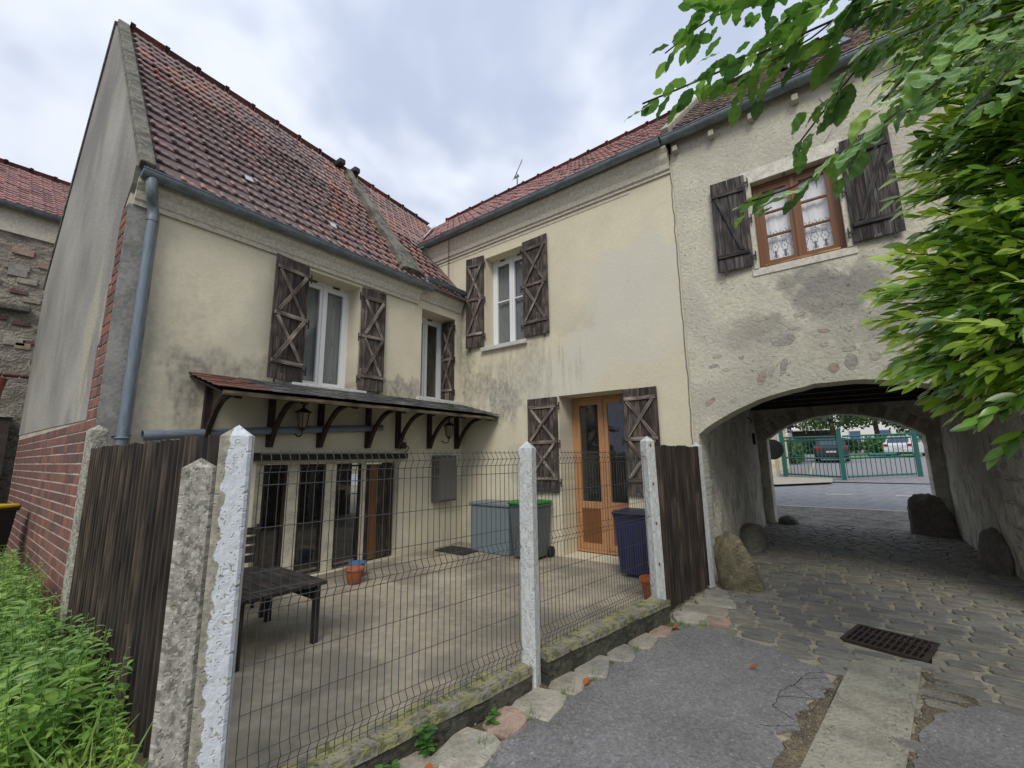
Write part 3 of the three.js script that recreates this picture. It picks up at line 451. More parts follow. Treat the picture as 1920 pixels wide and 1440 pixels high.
// ================================================================ house over the archway
const houseC = thing('archway_house', 'rough cast stone house with arched carriage passage and wooden window', 'house', [0.1, 0, ZB]);
const arc = (cx, hw, y0, rise, n = 28) => { const r = (hw * hw + rise * rise) / (2 * rise), cy = y0 + rise - r, a = Math.asin(hw / r); return Array.from({ length: n + 1 }, (_, i) => { const t = -a + 2 * a * i / n; return [cx + r * Math.sin(t), cy + r * Math.cos(t)]; }); };
{
  const cz = ZB + 0.02;
  const FC = { o: [0, 0, cz], ry: 0, p: (s, y, n) => [s, y, cz + n] };
  const R = rng(88), ap = arc(0.11, 1.64, 1.89, 0.57).map(([x, y], i) => [x, y + (i > 0 && i < 28 ? (R() - 0.5) * 0.022 : 0)]);
  onF('facade_wall', wall([[-1.582, -0.3], [-1.53, -0.3], ...ap, [1.75, -0.3], [4.5, -0.3], [4.5, 6.5], [-1.582, 6.5]], [rect(-0.57, 4.08, 0.37, 5.34)], 0.42, -1.7, -0.3, 6.3, 7.3), M.plC, houseC, FC);
  // stones showing through the render
  const st = [[-0.62, 3.39, 0.2, 0.06, 0], [-0.4, 3.06, 0.26, 0.17, 0.05], [-0.29, 3.2, 0.1, 0.04, -0.1], [0.03, 3.1, 0.13, 0.05, -0.2], [-1.2, 2.96, 0.13, 0.04, 0.1], [-1.26, 2.83, 0.12, 0.05, 0.1], [-1.1, 2.76, 0.08, 0.05, 0.3], [-0.69, 2.6, 0.09, 0.2, -0.35], [-0.575, 2.66, 0.06, 0.18, -0.4], [-0.43, 2.72, 0.07, 0.2, -0.3], [0.01, 2.93, 0.08, 0.06, 0], [0.07, 2.63, 0.11, 0.13, 0], [0.24, 2.84, 0.13, 0.08, 0.1], [0.24, 2.68, 0.13, 0.2, 0.05], [-1.04, 2.34, 0.1, 0.07, 0.6], [-1.34, 2.34, 0.16, 0.07, 0.7], [-0.2, 3.36, 0.12, 0.06, 0.2], [0.02, 3.82, 0.12, 0.035, 0.1], [0.46, 2.72, 0.1, 0.12, 0], [-0.9, 2.9, 0.07, 0.05, 0], [0.5, 3.05, 0.15, 0.07, -0.1]];
  const sm = [[190, 184, 168], [176, 171, 160], [198, 188, 168], [184, 166, 148]].map((c) => std({ map: soft, color: col(...c), bumpMap: bumpRough, bumpScale: 0.012 }));
  st.forEach(([x, y, w, h, a], i) => { // ragged flat faces of rubble where the render has come off
    const n = 18, sh = new THREE.Shape(Array.from({ length: n }, (_, k) => { const t = k / n * Math.PI * 2, f = 0.34 + 0.34 * fbm(Math.cos(t) * 1.6 + i * 5 + 9, Math.sin(t) * 1.6 + 20, 4); return new THREE.Vector2(Math.cos(t) * f * w * 0.95 + (R() - 0.5) * 0.006, Math.sin(t) * f * h * 0.95 + (R() - 0.5) * 0.006); }));
    const g = new THREE.ExtrudeGeometry(sh, { depth: 0.004, bevelEnabled: true, bevelThickness: 0.004, bevelSize: 0.004, bevelSegments: 1 }); const m = mk('exposed_stone', g, sm[i % 4], houseC, [x, y, cz - 0.004]); m.rotation.z = a; });
  // window with oak frame
  onF('lintel', wall(rect(-0.68, 5.345, 0.47, 5.53), [], 0.05, 0, 0, 2, 2).translate(0, 0, 0.012), std({ map: softFine, color: col(224, 219, 204) }), houseC, FC);
  onF('window_sill', wbox(1.12, 0.1, 0.22, -0.1, 4.03, -0.095, 0.008), std({ map: softFine, color: col(214, 208, 194) }), houseC, FC);
  for (const s of [-0.6, 0.4]) onF('window_jamb', wbox(0.055, 1.26, 0.05, s, 4.71, 0.0), M.mould, houseC, FC);
  const wn = windowUnit(houseC, FC, { s0: -0.565, s1: 0.365, y0: 4.085, y1: 5.335, rec: 0.14, mat: M.oak, st: 0.07, cuts: [0.35, 0.69], curtain_or_panel: M.lace });
  mk('weather_bar', wbox(0.82, 0.03, 0.05, 0, 0.04, 0.06, 0.006), std({ map: woodTex, color: col(226, 180, 110) }), wn);
  shutter(houseC, FC, { s: -0.63, y0: 4.12, w: 0.44, h: 1.36, dir: -1, turn: 0.08, n: 0.045, style: 'Z', set: M.shutGrey, brace: [M.shutGrey[1]] });
  shutter(houseC, FC, { s: 0.43, y0: 4.1, w: 0.47, h: 1.36, dir: 1, turn: -0.03, n: 0.045, style: 'Z', flip: true, set: M.shutGrey, np: 5, brace: [M.shutGrey[1]] });
  // rafter ends and gutter
  for (let i = 0; i < 9; i++) onF('rafter_end', wbox(0.075, 0.09, 0.12, -1.5 + i * 0.52, 6.28, 0.062, 0.01), std({ map: softFine, color: col(186, 180, 162) }), houseC, FC);
  gutter(houseC, FC, -1.67, 3.4, 6.47, 0.15, 0.085, 0.52);
  onF('cable', tube([[0.32, 6.2, 0.012], [0.42, 5.9, 0.02], [0.4, 5.72, 0.014], [0.3, 5.55, 0.028]], 0.007, 16, 6), M.white, houseC, FC);
  // roof with skylight
  const e0 = V(-1.62, 6.52, -6.2), e1 = V(4.2, 6.52, -6.2), r0 = V(-1.62, 9.16, -9), r1 = V(4.2, 9.1, -9), d = V(0, -0.05, 0.03), sh = (v) => v.clone().add(d);
  mk('roof_deck', quad(sh(e0), sh(e1), sh(r1), sh(r0), 0.05), M.dark, houseC);
  mk('roof_rear', quad(V(4.2, 9.06, -9), V(-1.62, 9.1, -9), V(-1.62, 6.3, -12.6), V(4.2, 6.3, -12.6), 0.1), clay(PALC[1]), houseC);
  roof(houseC, 'roof', e0.clone().add(V(0.14, 0, 0)), e1, r0.clone().add(V(0.14, 0, 0)), r1, 15, 0.2, 300, PALC, 14, (c) => !(c.x > 0 && c.x < 0.8 && c.y > 7.15 && c.y < 7.95), null);
  ridge(houseC, V(-1.5, 9.18, -9), V(4.1, 9.12, -9), 0.5, PALC, 9);
  mk('verge', bar(V(-1.6, 6.55, -6.17), V(-1.62, 9.24, -9.02), 0.13, 0.12, 0.02), std({ map: soft, color: col(176, 170, 152) }), houseC);
  { const a = Math.atan2(2.62, 2.8), sk = mk('skylight', merge(ring(0.72, 1.05, 0.07, 0.1)).rotateX(-Math.PI / 2 + a), std({ color: col(92, 98, 104), metalness: 0.3, roughness: 0.4 }), houseC, [0.4, 7.08, -6.75]); mk('pane', new THREE.BoxGeometry(0.58, 0.91, 0.01).translate(0, 0.525, 0.03).rotateX(-Math.PI / 2 + a), std({ color: col(70, 80, 90), roughness: 0.05, metalness: 0.2 }), sk); }
  mk('side_wall', wbox(0.3, 6.5, 6, 4.34, 3, -9.4), M.render, houseC);
  // passage: side walls, joists and boards overhead, inner arch on the street side
  const rough = (w, h, d, x, y, z) => { const g = new THREE.BoxGeometry(w, h, d, 1, 16, 36), p = g.attributes.position, u = g.attributes.uv; for (let i = 0; i < p.count; i++) { const yy = p.getY(i), zz = p.getZ(i); if (Math.abs(p.getX(i)) > w / 2 - 1e-4) p.setX(i, p.getX(i) + (fbm(zz * 1.3 + 20, yy * 1.6 + 9, 4) - 0.5) * 0.1 * (Math.abs(zz) < d / 2 - 0.01 ? 1 : 0) ); u.setXY(i, zz + x, yy); } g.computeVertexNormals(); return g.translate(x, y, z); };
  mk('passage_wall', rough(0.4, 3.0, 5.2, -1.735, 1.25, -9.4), M.tunnel, houseC);
  mk('passage_wall', rough(0.4, 3.0, 5.2, 1.86, 1.25, -9.4), M.tunnel, houseC);
  mk('ceiling_slab', wbox(4.2, 0.15, 5.6, 0.1, 2.9, -9.6), M.dark, houseC);
  for (let i = 0; i < 26; i++) mk('ceiling_board', wbox(3.2, 0.025, 0.195, 0.06, 2.8 - (i % 3) * 0.003, -6.95 - i * 0.2, 0.003), M.slat[i % 4], houseC);
  for (let i = 0; i < 6; i++) mk('joist', wbox(3.25, 0.15, 0.13, 0.06, 2.71, -7.3 - i * 0.86, 0.01), M.dark, houseC);
  const ip = arc(0.05, 1.4, 1.95, 0.52).map(([x, y], i) => [x, y + (i > 0 && i < 28 ? (R() - 0.5) * 0.03 : 0)]);
  mk('street_wall', wall([[-3, -0.3], [-1.35, -0.3], ...ip, [1.45, -0.3], [4.5, -0.3], [4.5, 6.5], [-3, 6.5]], [], 0.5, 0, 0, 2, 2), M.tunnel, houseC, [0, 0, -12.0]);
  for (let i = 0; i < 15; i++) { const t = (i + 0.5) / 15, q = ip[Math.round(t * 28)], a = Math.atan2(q[1] - 0.4, q[0] - 0.05); const m = mk('arch_stone', wbox(0.1 + 0.05 * R(), 0.18 + 0.08 * R(), 0.05, 0, 0, 0, 0.015), sm[(i * 3) % 4], houseC, [q[0] + 0.15 * Math.cos(a), q[1] + 0.15 * Math.sin(a), -11.995]); m.rotation.z = a - Math.PI / 2 + (R() - 0.5) * 0.2; }
  mk('junction_box', wbox(0.05, 0.26, 0.16, -1.49, 1.95, -11.2, 0.01), M.iron, houseC);
  mk('wall_hook', tube([[-1.52, 2.4, -10.6], [-1.45, 2.36, -10.6], [-1.44, 2.3, -10.6], [-1.47, 2.27, -10.6]], 0.012, 8, 6), M.iron, houseC);
  // squared stones at the lower right of the passage
  for (let r = 0; r < 4; r++) for (let k = 0; k < 3; k++) mk('wall_stone', wbox(0.04, 0.26, 0.36, 1.665, 0.55 + r * 0.29, -7.3 - k * 0.38 - (r % 2) * 0.17, 0.012), M.tunnel, houseC);
}
// ================================================================ slate canopy over the terrace doors
{
  const cp = thing('door_canopy', 'long slate canopy on curved dark timber brackets above the terrace', 'canopy', [XA, 2.3, -4]);
  const R = rng(41), W0 = V(XA + 0.01, 2.66, 0), W1 = V(-5.1, 2.38, 0), rows = 6, z0 = -1.7, z1 = -6.37, n = 26;
  mk('canopy_deck', quad(V(XA + 0.003, 2.63, z0 - 0.02), V(-5.13, 2.345, z0 - 0.05), V(-5.13, 2.375, z1), V(XA + 0.003, 2.64, z1), 0.02), M.dark, cp);
  const sg = wbox(0.225, 0.012, 0.176, 0, 0, 0);
  for (let r = 0; r < rows; r++) for (let k = 0; k < n; k++) { const t = (r + 0.5) / rows, p = W0.clone().lerp(W1, t), z = z0 + (z1 - z0) * (k + 0.5) / n, red = k < 3; const m = mk('slate', sg, red ? M.slateRed : M.slate[Math.floor(R() * 4)], cp, [p.x, p.y + 0.012 + R() * 0.006 - (z - z0) * 0.003, z + (R() - 0.5) * 0.008]); m.rotation.z = -0.2 + (R() - 0.5) * 0.03; m.rotation.x = (R() - 0.5) * 0.05; }
  mk('front_board', wbox(0.03, 0.05, 4.6, -5.115, 2.335, -4.05, 0.004), std({ map: woodTex, color: col(150, 144, 118) }), cp);
  [1.92, 2.67, 3.37, 4.18, 4.78, 5.5, 6.22].forEach((s) => { const b = mk('bracket', merge([wbox(0.07, 0.8, 0.075, XA + 0.04, 2.19, -s, 0.006)]), M.dark, cp);
    const c = new THREE.CatmullRomCurve3([V(XA + 0.06, 1.8, -s), V(XA + 0.2, 2.06, -s), V(XA + 0.46, 2.3, -s), V(-5.35, 2.37, -s)]), pts = c.getPoints(10), gs = []; for (let i = 0; i < 10; i++) gs.push(bar(pts[i], pts[i + 1].clone().lerp(pts[i], -0.06), 0.05, 0.055)); mk('curved_brace', merge(gs), M.dark, cp);
    mk('rafter', bar(V(XA + 0.09, 2.585, -s), V(-5.16, 2.315, -s), 0.06, 0.07), M.dark, cp); });
}
// lanterns and lamp fittings under the canopy
function lantern(label, s, y) {
  const l = thing('wall_lantern', label, 'lantern', [XA + 0.2, y, -s]), gl = new THREE.MeshPhysicalMaterial({ color: col(210, 196, 160), roughness: 0.3, transmission: 0.7, thickness: 0 });
  mk('glass', new THREE.CylinderGeometry(0.085, 0.055, 0.2, 6, 1, true), gl, l, [XA + 0.2, y + 0.1, -s]); mk('roof', new THREE.ConeGeometry(0.125, 0.08, 6), M.iron, l, [XA + 0.2, y + 0.245, -s]); mk('finial', new THREE.SphereGeometry(0.025, 8, 6), M.iron, l, [XA + 0.2, y + 0.3, -s]); mk('base', new THREE.CylinderGeometry(0.055, 0.02, 0.04, 6), M.iron, l, [XA + 0.2, y - 0.025, -s]);
  mk('arm', tube([[XA + 0.005, y - 0.08, -s], [XA + 0.1, y - 0.12, -s], [XA + 0.19, y - 0.1, -s], [XA + 0.2, y - 0.04, -s]], 0.01, 10, 6), M.iron, l);
  for (let i = 0; i < 6; i++) { const a = i / 6 * Math.PI * 2 + 0; mk('rib', rod(V(XA + 0.2 + 0.056 * Math.sin(a), y, -s + 0.056 * Math.cos(a)), V(XA + 0.2 + 0.086 * Math.sin(a), y + 0.2, -s + 0.086 * Math.cos(a)), 0.006), M.iron, l); }
}
lantern('small glass wall lantern under the left half of the slate canopy', 3.02, 2.06);
lantern('small glass wall lantern under the right end of the slate canopy', 5.85, 2.02);
{ const f = thing('floodlight', 'small dark floodlight with white cap on the wall under the canopy', 'lamp', [XA + 0.06, 1.86, -4.86]); mk('body', wbox(0.1, 0.11, 0.1, XA + 0.07, 1.84, -4.86, 0.01), M.iron, f); mk('cap', new THREE.SphereGeometry(0.07, 12, 6, 0, 6.3, 0, 1.6).scale(1, 0.6, 1), M.white, f, [XA + 0.07, 1.92, -4.86]); mk('lead', tube([[XA + 0.06, 1.85, -4.92], [XA + 0.05, 1.8, -5.02], [XA + 0.02, 1.72, -4.96], [XA + 0.01, 1.7, -4.7]], 0.008, 12, 6), M.iron, f); }

// ================================================================ ground
const inPoly = (x, z, P) => { let c = false; for (let i = 0, j = P.length - 1; i < P.length; j = i++) if ((P[i][1] > z) !== (P[j][1] > z) && x < (P[j][0] - P[i][0]) * (z - P[i][1]) / (P[j][1] - P[i][1]) + P[i][0]) c = !c; return c; };
const GZ = [[40, 0], [13, 0], [0, 0], [-13, 0], [-22, 0.5], [-36, 1.05], [-70, 1.9], [-150, 3]];
const gy = (z) => { for (let i = 0; i < GZ.length - 1; i++) if (z <= GZ[i][0] && z >= GZ[i + 1][0]) return lerp(GZ[i][1], GZ[i + 1][1], (GZ[i][0] - z) / (GZ[i][0] - GZ[i + 1][0])); return 0; };
function sheet(pts, dy) { // polygon draped over the rising ground beyond the passage, pts as [x, z], convex
  const P = [], U = [], f = (a, b, c) => [a, b, c].forEach(([x, z]) => { P.push(x, gy(z) + dy, z); U.push(x, z); });
  const zs = [...new Set([...pts.map((p) => p[1]), ...GZ.map((g) => g[0])])].sort((a, b) => b - a), zmin = Math.min(...pts.map((p) => p[1])), zmax = Math.max(...pts.map((p) => p[1]));
  const span = (z) => { let lo = 1e9, hi = -1e9; for (let i = 0; i < pts.length; i++) { const a = pts[i], b = pts[(i + 1) % pts.length]; if ((a[1] - z) * (b[1] - z) <= 0 ) { const t = a[1] === b[1] ? 0 : (z - a[1]) / (b[1] - a[1]), x = lerp(a[0], b[0], t); lo = Math.min(lo, x); hi = Math.max(hi, x); if (a[1] === b[1]) { lo = Math.min(lo, b[0]); hi = Math.max(hi, b[0]); } } } return [lo, hi]; };
  const zz = zs.filter((z) => z <= zmax && z >= zmin);
  for (let i = 0; i < zz.length - 1; i++) { const [a, b] = span(zz[i]), [c, d] = span(zz[i + 1]); f([a, zz[i]], [b, zz[i]], [d, zz[i + 1]]); f([a, zz[i]], [d, zz[i + 1]], [c, zz[i + 1]]); }
  const g = new THREE.BufferGeometry(); g.setAttribute('position', new THREE.Float32BufferAttribute(P, 3)); g.setAttribute('uv', new THREE.Float32BufferAttribute(U, 2)); g.computeVertexNormals(); return g;
}
struct('ground', sheet([[-150, 40], [150, 40], [150, -150], [-150, -150]], -0.06), M.dirt);
const asphL = [[-1.62, -3.02], [-1.55, -3.8], [-1.42, -4.3], [-1.28, -4.5], [-1.15, -4.58], [-0.83, -4.51], [-0.5, -4.37], [-0.27, -4.19], [-0.2, -3.97], [-0.29, -3.9], [-0.25, -3.78], [-0.36, -3.7], [-0.33, -3.57], [-0.4, -3.45], [-0.36, -3.28], [-0.5, -3.16], [-0.42, -3.05], [-0.46, -2.84], [-0.5, -2.2], [-0.62, -1.0], [-0.8, 2], [-0.9, 8], [-2.6, 8], [-2.3, 1.5], [-1.95, -0.6], [-1.8, -1.6], [-1.74, -2.0], [-1.7, -2.5]];
const strip = [[-0.07, -4.72], [0.33, -4.74], [0.1, -3.24], [-0.25, -1], [-0.6, 2], [-0.8, 8], [-1.2, 8], [-1.05, 2], [-0.66, -1.2], [-0.34, -2.92]];
const asphR = [[0.12, -3.2], [0.2, -3.66], [0.32, -3.97], [0.53, -4.22], [0.8, -4.24], [1.2, -4.1], [2.6, -3.9], [4, -3], [4, 8], [-0.7, 8], [-0.5, 2], [-0.2, -1]];
const rag = (P, amp, seed) => { const R = rng(seed), o = []; for (let i = 0; i < P.length; i++) { const a = P[i], b = P[(i + 1) % P.length], L = Math.hypot(b[0] - a[0], b[1] - a[1]), n = L > 1.5 ? 1 : Math.max(1, Math.round(L / 0.06)); for (let k = 0; k < n; k++) o.push([lerp(a[0], b[0], k / n) + (k ? (R() - 0.5) * amp : 0), lerp(a[1], b[1], k / n) + (k ? (R() - 0.5) * amp : 0)]); } return o; };
const asph = struct('asphalt', slab(rag(asphL, 0.03, 1), 0.008, 0.06), M.asphalt);
{ // open cracks near the broken edge
  const cm = std({ color: col(44, 40, 34) }), R = rng(31);
  const crack = (par, pts, w) => { const P = [], q = []; for (let i = 0; i < pts.length - 1; i++) for (let k = 0; k < 6; k++) { const t = k / 6; q.push([lerp(pts[i][0], pts[i + 1][0], t) + (R() - 0.5) * 0.016, lerp(pts[i][1], pts[i + 1][1], t) + (R() - 0.5) * 0.016]); } q.push(pts[pts.length - 1]); for (let i = 0; i < q.length - 1; i++) { const a = q[i], b = q[i + 1], L = Math.hypot(b[0] - a[0], b[1] - a[1]) || 1, nx = -(b[1] - a[1]) / L * w * (0.5 + R() * 0.6), nz = (b[0] - a[0]) / L * w * (0.5 + R() * 0.6); const f = (x, z) => P.push(x, 0.0094, z); f(a[0] + nx, a[1] + nz); f(b[0] + nx, b[1] + nz); f(b[0] - nx, b[1] - nz); f(a[0] + nx, a[1] + nz); f(b[0] - nx, b[1] - nz); f(a[0] - nx, a[1] - nz); } const g = new THREE.BufferGeometry(); g.setAttribute('position', new THREE.Float32BufferAttribute(P, 3)); g.computeVertexNormals(); mk('crack', g, cm, par); };
  crack(asph, [[-0.24, -4.1], [-0.4, -3.98], [-0.44, -3.84], [-0.32, -3.74]], 0.003); crack(asph, [[-0.33, -3.72], [-0.5, -3.62], [-0.52, -3.46], [-0.4, -3.38]], 0.003); crack(asph, [[-0.44, -3.84], [-0.5, -3.7], [-0.5, -3.62]], 0.0025); crack(asph, [[-0.4, -3.3], [-0.5, -3.22], [-0.56, -3.2]], 0.003); crack(asph, [[-0.27, -4.18], [-0.36, -4.1], [-0.4, -3.98]], 0.0025);
}
const asph2 = struct('asphalt_patch', slab(rag(asphR, 0.03, 2), 0.006, 0.06), M.asphalt);
struct('concrete_channel', slab(strip, 0.004, 0.06), std({ map: soft, color: col(152, 148, 132), bumpMap: bumpFine, bumpScale: 0.006 }));
struct('loose_soil', slab(rag([[-0.22, -4.0], [-0.12, -4.5], [-0.34, -2.9], [-0.62, -1.0], [-0.66, 1.0], [-0.8, 1.0], [-0.62, -1.1], [-0.46, -2.9], [-0.36, -3.6]], 0.05, 6), 0.001, 0.05), M.dirt);
struct('loose_soil', slab(rag([[0.35, -4.66], [0.5, -4.4], [0.62, -4.26], [0.35, -3.98], [0.22, -3.66], [0.13, -3.2], [0.09, -3.2]], 0.05, 7), 0.0, 0.05), M.dirt);
struct('terrace_floor', slab([[-6.3, -0.9], [-2.3, -0.85], [-1.72, -4.6], [-1.5, -6.0], [-1.5, -6.6], [-6.3, -6.6]], 0.0, 0.08), M.terrace);
// cobbled passage: bedding with setts set into it
const paving = struct('cobbled_paving', slab([[-1.62, -2.0], [-0.3, -2.0], [0.1, -2.2], [4.2, -3.2], [4.2, -6.6], [1.75, -6.6], [1.75, -12.6], [-1.6, -12.6], [-1.6, -4.4]], -0.012, 0.05, [[-0.06, -5.45], [0.46, -5.3], [0.4, -4.87], [-0.12, -5.02]]), M.bed);
const settGeo = (seed, n = 12) => { const R = rng(seed), P = [], I = [], U = [], k = 4; const rad = Array.from({ length: n }, (_, i) => { const a = i / n * Math.PI * 2 + 0.3, c = Math.abs(Math.cos(a)), s = Math.abs(Math.sin(a)), q = Math.pow(Math.pow(c, 5) + Math.pow(s, 5), -1 / 5); return [a, q * 0.5 * (0.9 + 0.16 * R())]; });
  [[1.0, -0.03], [1.0, -0.003], [0.95, 0.004], [0.55, 0.005 + 0.002 * R()]].forEach(([f, y]) => rad.forEach(([a, r]) => { const x = Math.cos(a) * r * f, z = Math.sin(a) * r * f; P.push(x, y + (y > 0 ? (R() - 0.5) * 0.004 : 0), z); U.push(x * 0.3 + seed * 0.13, z * 0.3); })); P.push(0, 0.006, 0); U.push(seed * 0.13, 0);
  for (let r = 0; r < 3; r++) for (let i = 0; i < n; i++) { const a = r * n + i, b = r * n + (i + 1) % n; I.push(a, a + n, b, b, a + n, b + n); } for (let i = 0; i < n; i++) I.push(3 * n + i, 4 * n, 3 * n + (i + 1) % n);
  const g = new THREE.BufferGeometry(); g.setAttribute('position', new THREE.Float32BufferAttribute(P, 3)); g.setAttribute('uv', new THREE.Float32BufferAttribute(U, 2)); g.setIndex(I); const q = g.toNonIndexed(); q.computeVertexNormals(); return q; };
const SG = Array.from({ length: 9 }, (_, i) => settGeo(i + 1));
{
  const R = rng(17), L = [], grate = [[-0.14, -5.56], [0.48, -5.38], [0.44, -4.77], [-0.14, -4.82]];
  for (let z = -2.9, r = 0; z > -12.5; r++) {
    const dz = lerp(0.155, 0.18, R()), zz = z - dz / 2; z -= dz;
    const xl = zz > -6.2 ? Math.max(-1.5, -1.5 + (zz < -4.4 ? (zz + 4.4) * -0.06 : 0)) : -1.5, xr = zz < -6.4 ? 1.6 : 3.0;
    let x = xl + R() * 0.06;
    while (x < xr) { const w = lerp(0.2, 0.37, R()), cx = x + w / 2, cz = zz + (R() - 0.5) * 0.025 + 0.03 * Math.sin(cx * 1.3 + r * 0.1); x += w; if ([asphL, strip, asphR, grate].some((P) => inPoly(cx, cz, P))) continue; if (zz > -4.4 && cx < -0.3) continue; L.push([cx, cz, w - 0.018 - R() * 0.016, dz - 0.016 - R() * 0.016, (R() - 0.5) * 0.16, R() * 0.006 - 0.004, Math.floor(R() * 9), Math.floor(R() * 6)]); }
  }
  L.sort((a, b) => Math.hypot(a[0], a[1]) - Math.hypot(b[0], b[1]));
  const vis = L.filter((s) => s[0] < 1.9), rest = [...vis.slice(300), ...L.filter((s) => s[0] >= 1.9)];
  vis.slice(0, 300).forEach(([x, z, w, d, a, y, g, m]) => { const q = mk('sett', SG[g], M.setts[m], paving, [x, y, z], a); q.scale.set(w, 1, d); });
  const o = new THREE.Object3D(), gs = [[], [], []]; rest.forEach(([x, z, w, d, a, y, g, m]) => { o.position.set(x, y, z); o.rotation.y = a; o.scale.set(w, 1, d); o.updateMatrix(); gs[m % 3].push(SG[g].clone().applyMatrix4(o.matrix)); });
  gs.forEach((l, i) => { mk('far_setts', mergeGeometries(l), M.setts[[0, 1, 4][i]], paving).userData = { kind: 'stuff' }; });
  // gravel and crumbs along the broken asphalt edge
  const gv = new THREE.InstancedMesh(new THREE.IcosahedronGeometry(0.007, 0), M.kerb[0], 1500), mt = new THREE.Matrix4(), e = new THREE.Euler(), q = new THREE.Quaternion(); let c = 0;
  while (c < 1500) { const t = R(); let x, z; if (t < 0.35) { z = lerp(-4.1, -2.0, R()); x = lerp(-0.42, -0.16, R()) - (z + 4.1) * 0.06; } else if (t < 0.7) { z = lerp(-4.6, -3.2, R()); x = 0.3 + (R() - 0.4) * 0.4 + (z + 4.6) * -0.1; } else { z = lerp(-4.4, -1.4, R()); x = -1.94 - (z + 2.8) * 0.2 + 0.1 + R() * 0.36; } e.set(R() * 6, R() * 6, R() * 6); const s = 0.3 + R() * R() * 1.6; mt.compose(V(x, 0.0 + (t >= 0.7 ? 0.012 : 0.004), z), q.setFromEuler(e), V(s, s * 0.7, s)); gv.setMatrixAt(c++, mt); }
  gv.name = 'gravel'; gv.userData = { kind: 'stuff' }; scene.add(gv);
}
// flat stones along the foot of the low wall
{
  const R = rng(51), ks = struct('stone_edging', slab([[-1.94, -2.9], [-1.52, -4.55], [-1.3, -4.62], [-1.5, -3.9], [-1.64, -3.0], [-1.7, -2.3], [-1.86, -1.0], [-2.3, 0.6], [-2.7, 0.6], [-2.16, -1.2]], 0.0, 0.05), M.dirt);
  [[-1.84, -2.0, 0.26, 0.3, 0], [-1.83, -2.33, 0.2, 0.24, 2], [-1.77, -2.62, 0.27, 0.3, 0], [-1.74, -2.95, 0.21, 0.26, 1], [-1.71, -3.28, 0.24, 0.32, 3], [-1.62, -3.62, 0.2, 0.28, 3], [-1.55, -3.95, 0.2, 0.27, 1], [-1.5, -4.26, 0.16, 0.24, 2], [-1.96, -1.66, 0.22, 0.3, 1], [-2.02, -1.3, 0.22, 0.28, 0], [-1.36, -4.75, 0.3, 0.26, 0], [-1.3, -5.05, 0.4, 0.28, 1], [-1.12, -4.8, 0.2, 0.16, 2], [-1.25, -5.36, 0.36, 0.26, 0], [-1.32, -5.7, 0.24, 0.28, 3]].forEach(([x, z, w, d, m], i) => { const q = mk('kerb_stone', SG[(i * 4) % 9], M.kerb[m], ks, [x, 0.012 + R() * 0.01, z], 0.24 + (R() - 0.5) * 0.3); q.scale.set(w * 1.15, 1.3, d * 1.2); });
}
// iron drain grate
{
  const g = thing('drain_grate', 'rusty iron drain grate set in the cobbles before the archway', 'drain grate', [0.17, 0, -5.16]); const m = std({ map: soft, color: col(74, 62, 54), metalness: 0.4, roughness: 0.6 });
  const c = g; base.delete(g); g.position.y = 0.004; g.rotation.y = -0.28;
  const w = 0.56, d = 0.48; mk('rim', merge([wbox(w, 0.03, 0.03, 0, -0.005, d / 2), wbox(w, 0.03, 0.03, 0, -0.005, -d / 2), wbox(0.03, 0.03, d - 0.03, w / 2 - 0.015, -0.005, 0), wbox(0.03, 0.03, d - 0.03, -w / 2 + 0.015, -0.005, 0)]), m, c);
  for (let i = 1; i < 12; i++) mk('bar', wbox(0.014, 0.026, d - 0.03, -w / 2 + 0.015 + (w - 0.03) * i / 12, -0.005, 0), m, c);
  for (const z of [-0.08, 0.08]) mk('cross_bar', wbox(w - 0.06, 0.024, 0.022, 0, -0.0065, z), m, c);
}
// ================================================================ boulder and guard stones
function boulder(name, label, pos, sx, sy, sz, mat, seed, lean = 0, ry = 0, boxy = 0.35) {
  const g = mergeVertices(new THREE.IcosahedronGeometry(1, 5).deleteAttribute('normal').deleteAttribute('uv')), p = g.attributes.position, U = [];
  for (let i = 0; i < p.count; i++) { const v = V(p.getX(i), p.getY(i), p.getZ(i)), n = fbm(v.x * 1.4 + seed * 9 + v.z, v.y * 1.4 + v.z * 1.2 + 20, 4), n2 = fbm(v.x * 5 + seed + v.z * 3, v.y * 5 - v.z * 4 + 40, 3), n3 = Math.abs(fbm(v.x * 3 + seed * 3 - v.z * 2, v.y * 3 + v.z * 2.4 + 70, 4) - 0.5), f = 0.74 + 0.5 * n + 0.14 * n2 + 0.3 * n3; const flat = Math.max(Math.abs(v.x), Math.abs(v.z)); const k = f * lerp(1, 1 / Math.max(flat, 0.68), boxy); let y = v.y * f; const tp = 1 - 0.32 * clamp(y * 0.5 + 0.5); p.setXYZ(i, (v.x * k * tp + lean * (y + 0.8)) * sx, Math.max(-0.1, (y + 0.78) * sy * 0.5), v.z * k * tp * sz); U.push(v.x + v.z * 0.6, v.y); }
  g.setAttribute('uv', new THREE.Float32BufferAttribute(U, 2)); g.computeVertexNormals(); const m = solo(name, g, mat, label, 'stone', pos); m.rotation.y = ry; return m;
}
boulder('boulder', 'large weathered boulder leaning at the left foot of the arch', [-1.12, -0.02, -6.1], 0.25, 0.73, 0.17, M.rock, 3, -0.26, 0.25);
boulder('guard_stone', 'dark low guard stone against the left passage wall', [-1.38, -0.02, -8.8], 0.2, 0.48, 0.42, M.rockDark, 7, 0, 0, 0.9);
boulder('guard_stone', 'small rounded guard stone at the left street end of the passage', [-1.12, -0.02, -12.15], 0.2, 0.22, 0.2, M.rockDark, 9);
boulder('guard_stone', 'tall dark guard stone at the right street end of the passage', [1.34, -0.02, -12.05], 0.34, 0.86, 0.2, M.rockDark, 11, -0.1, 0, 0.9);
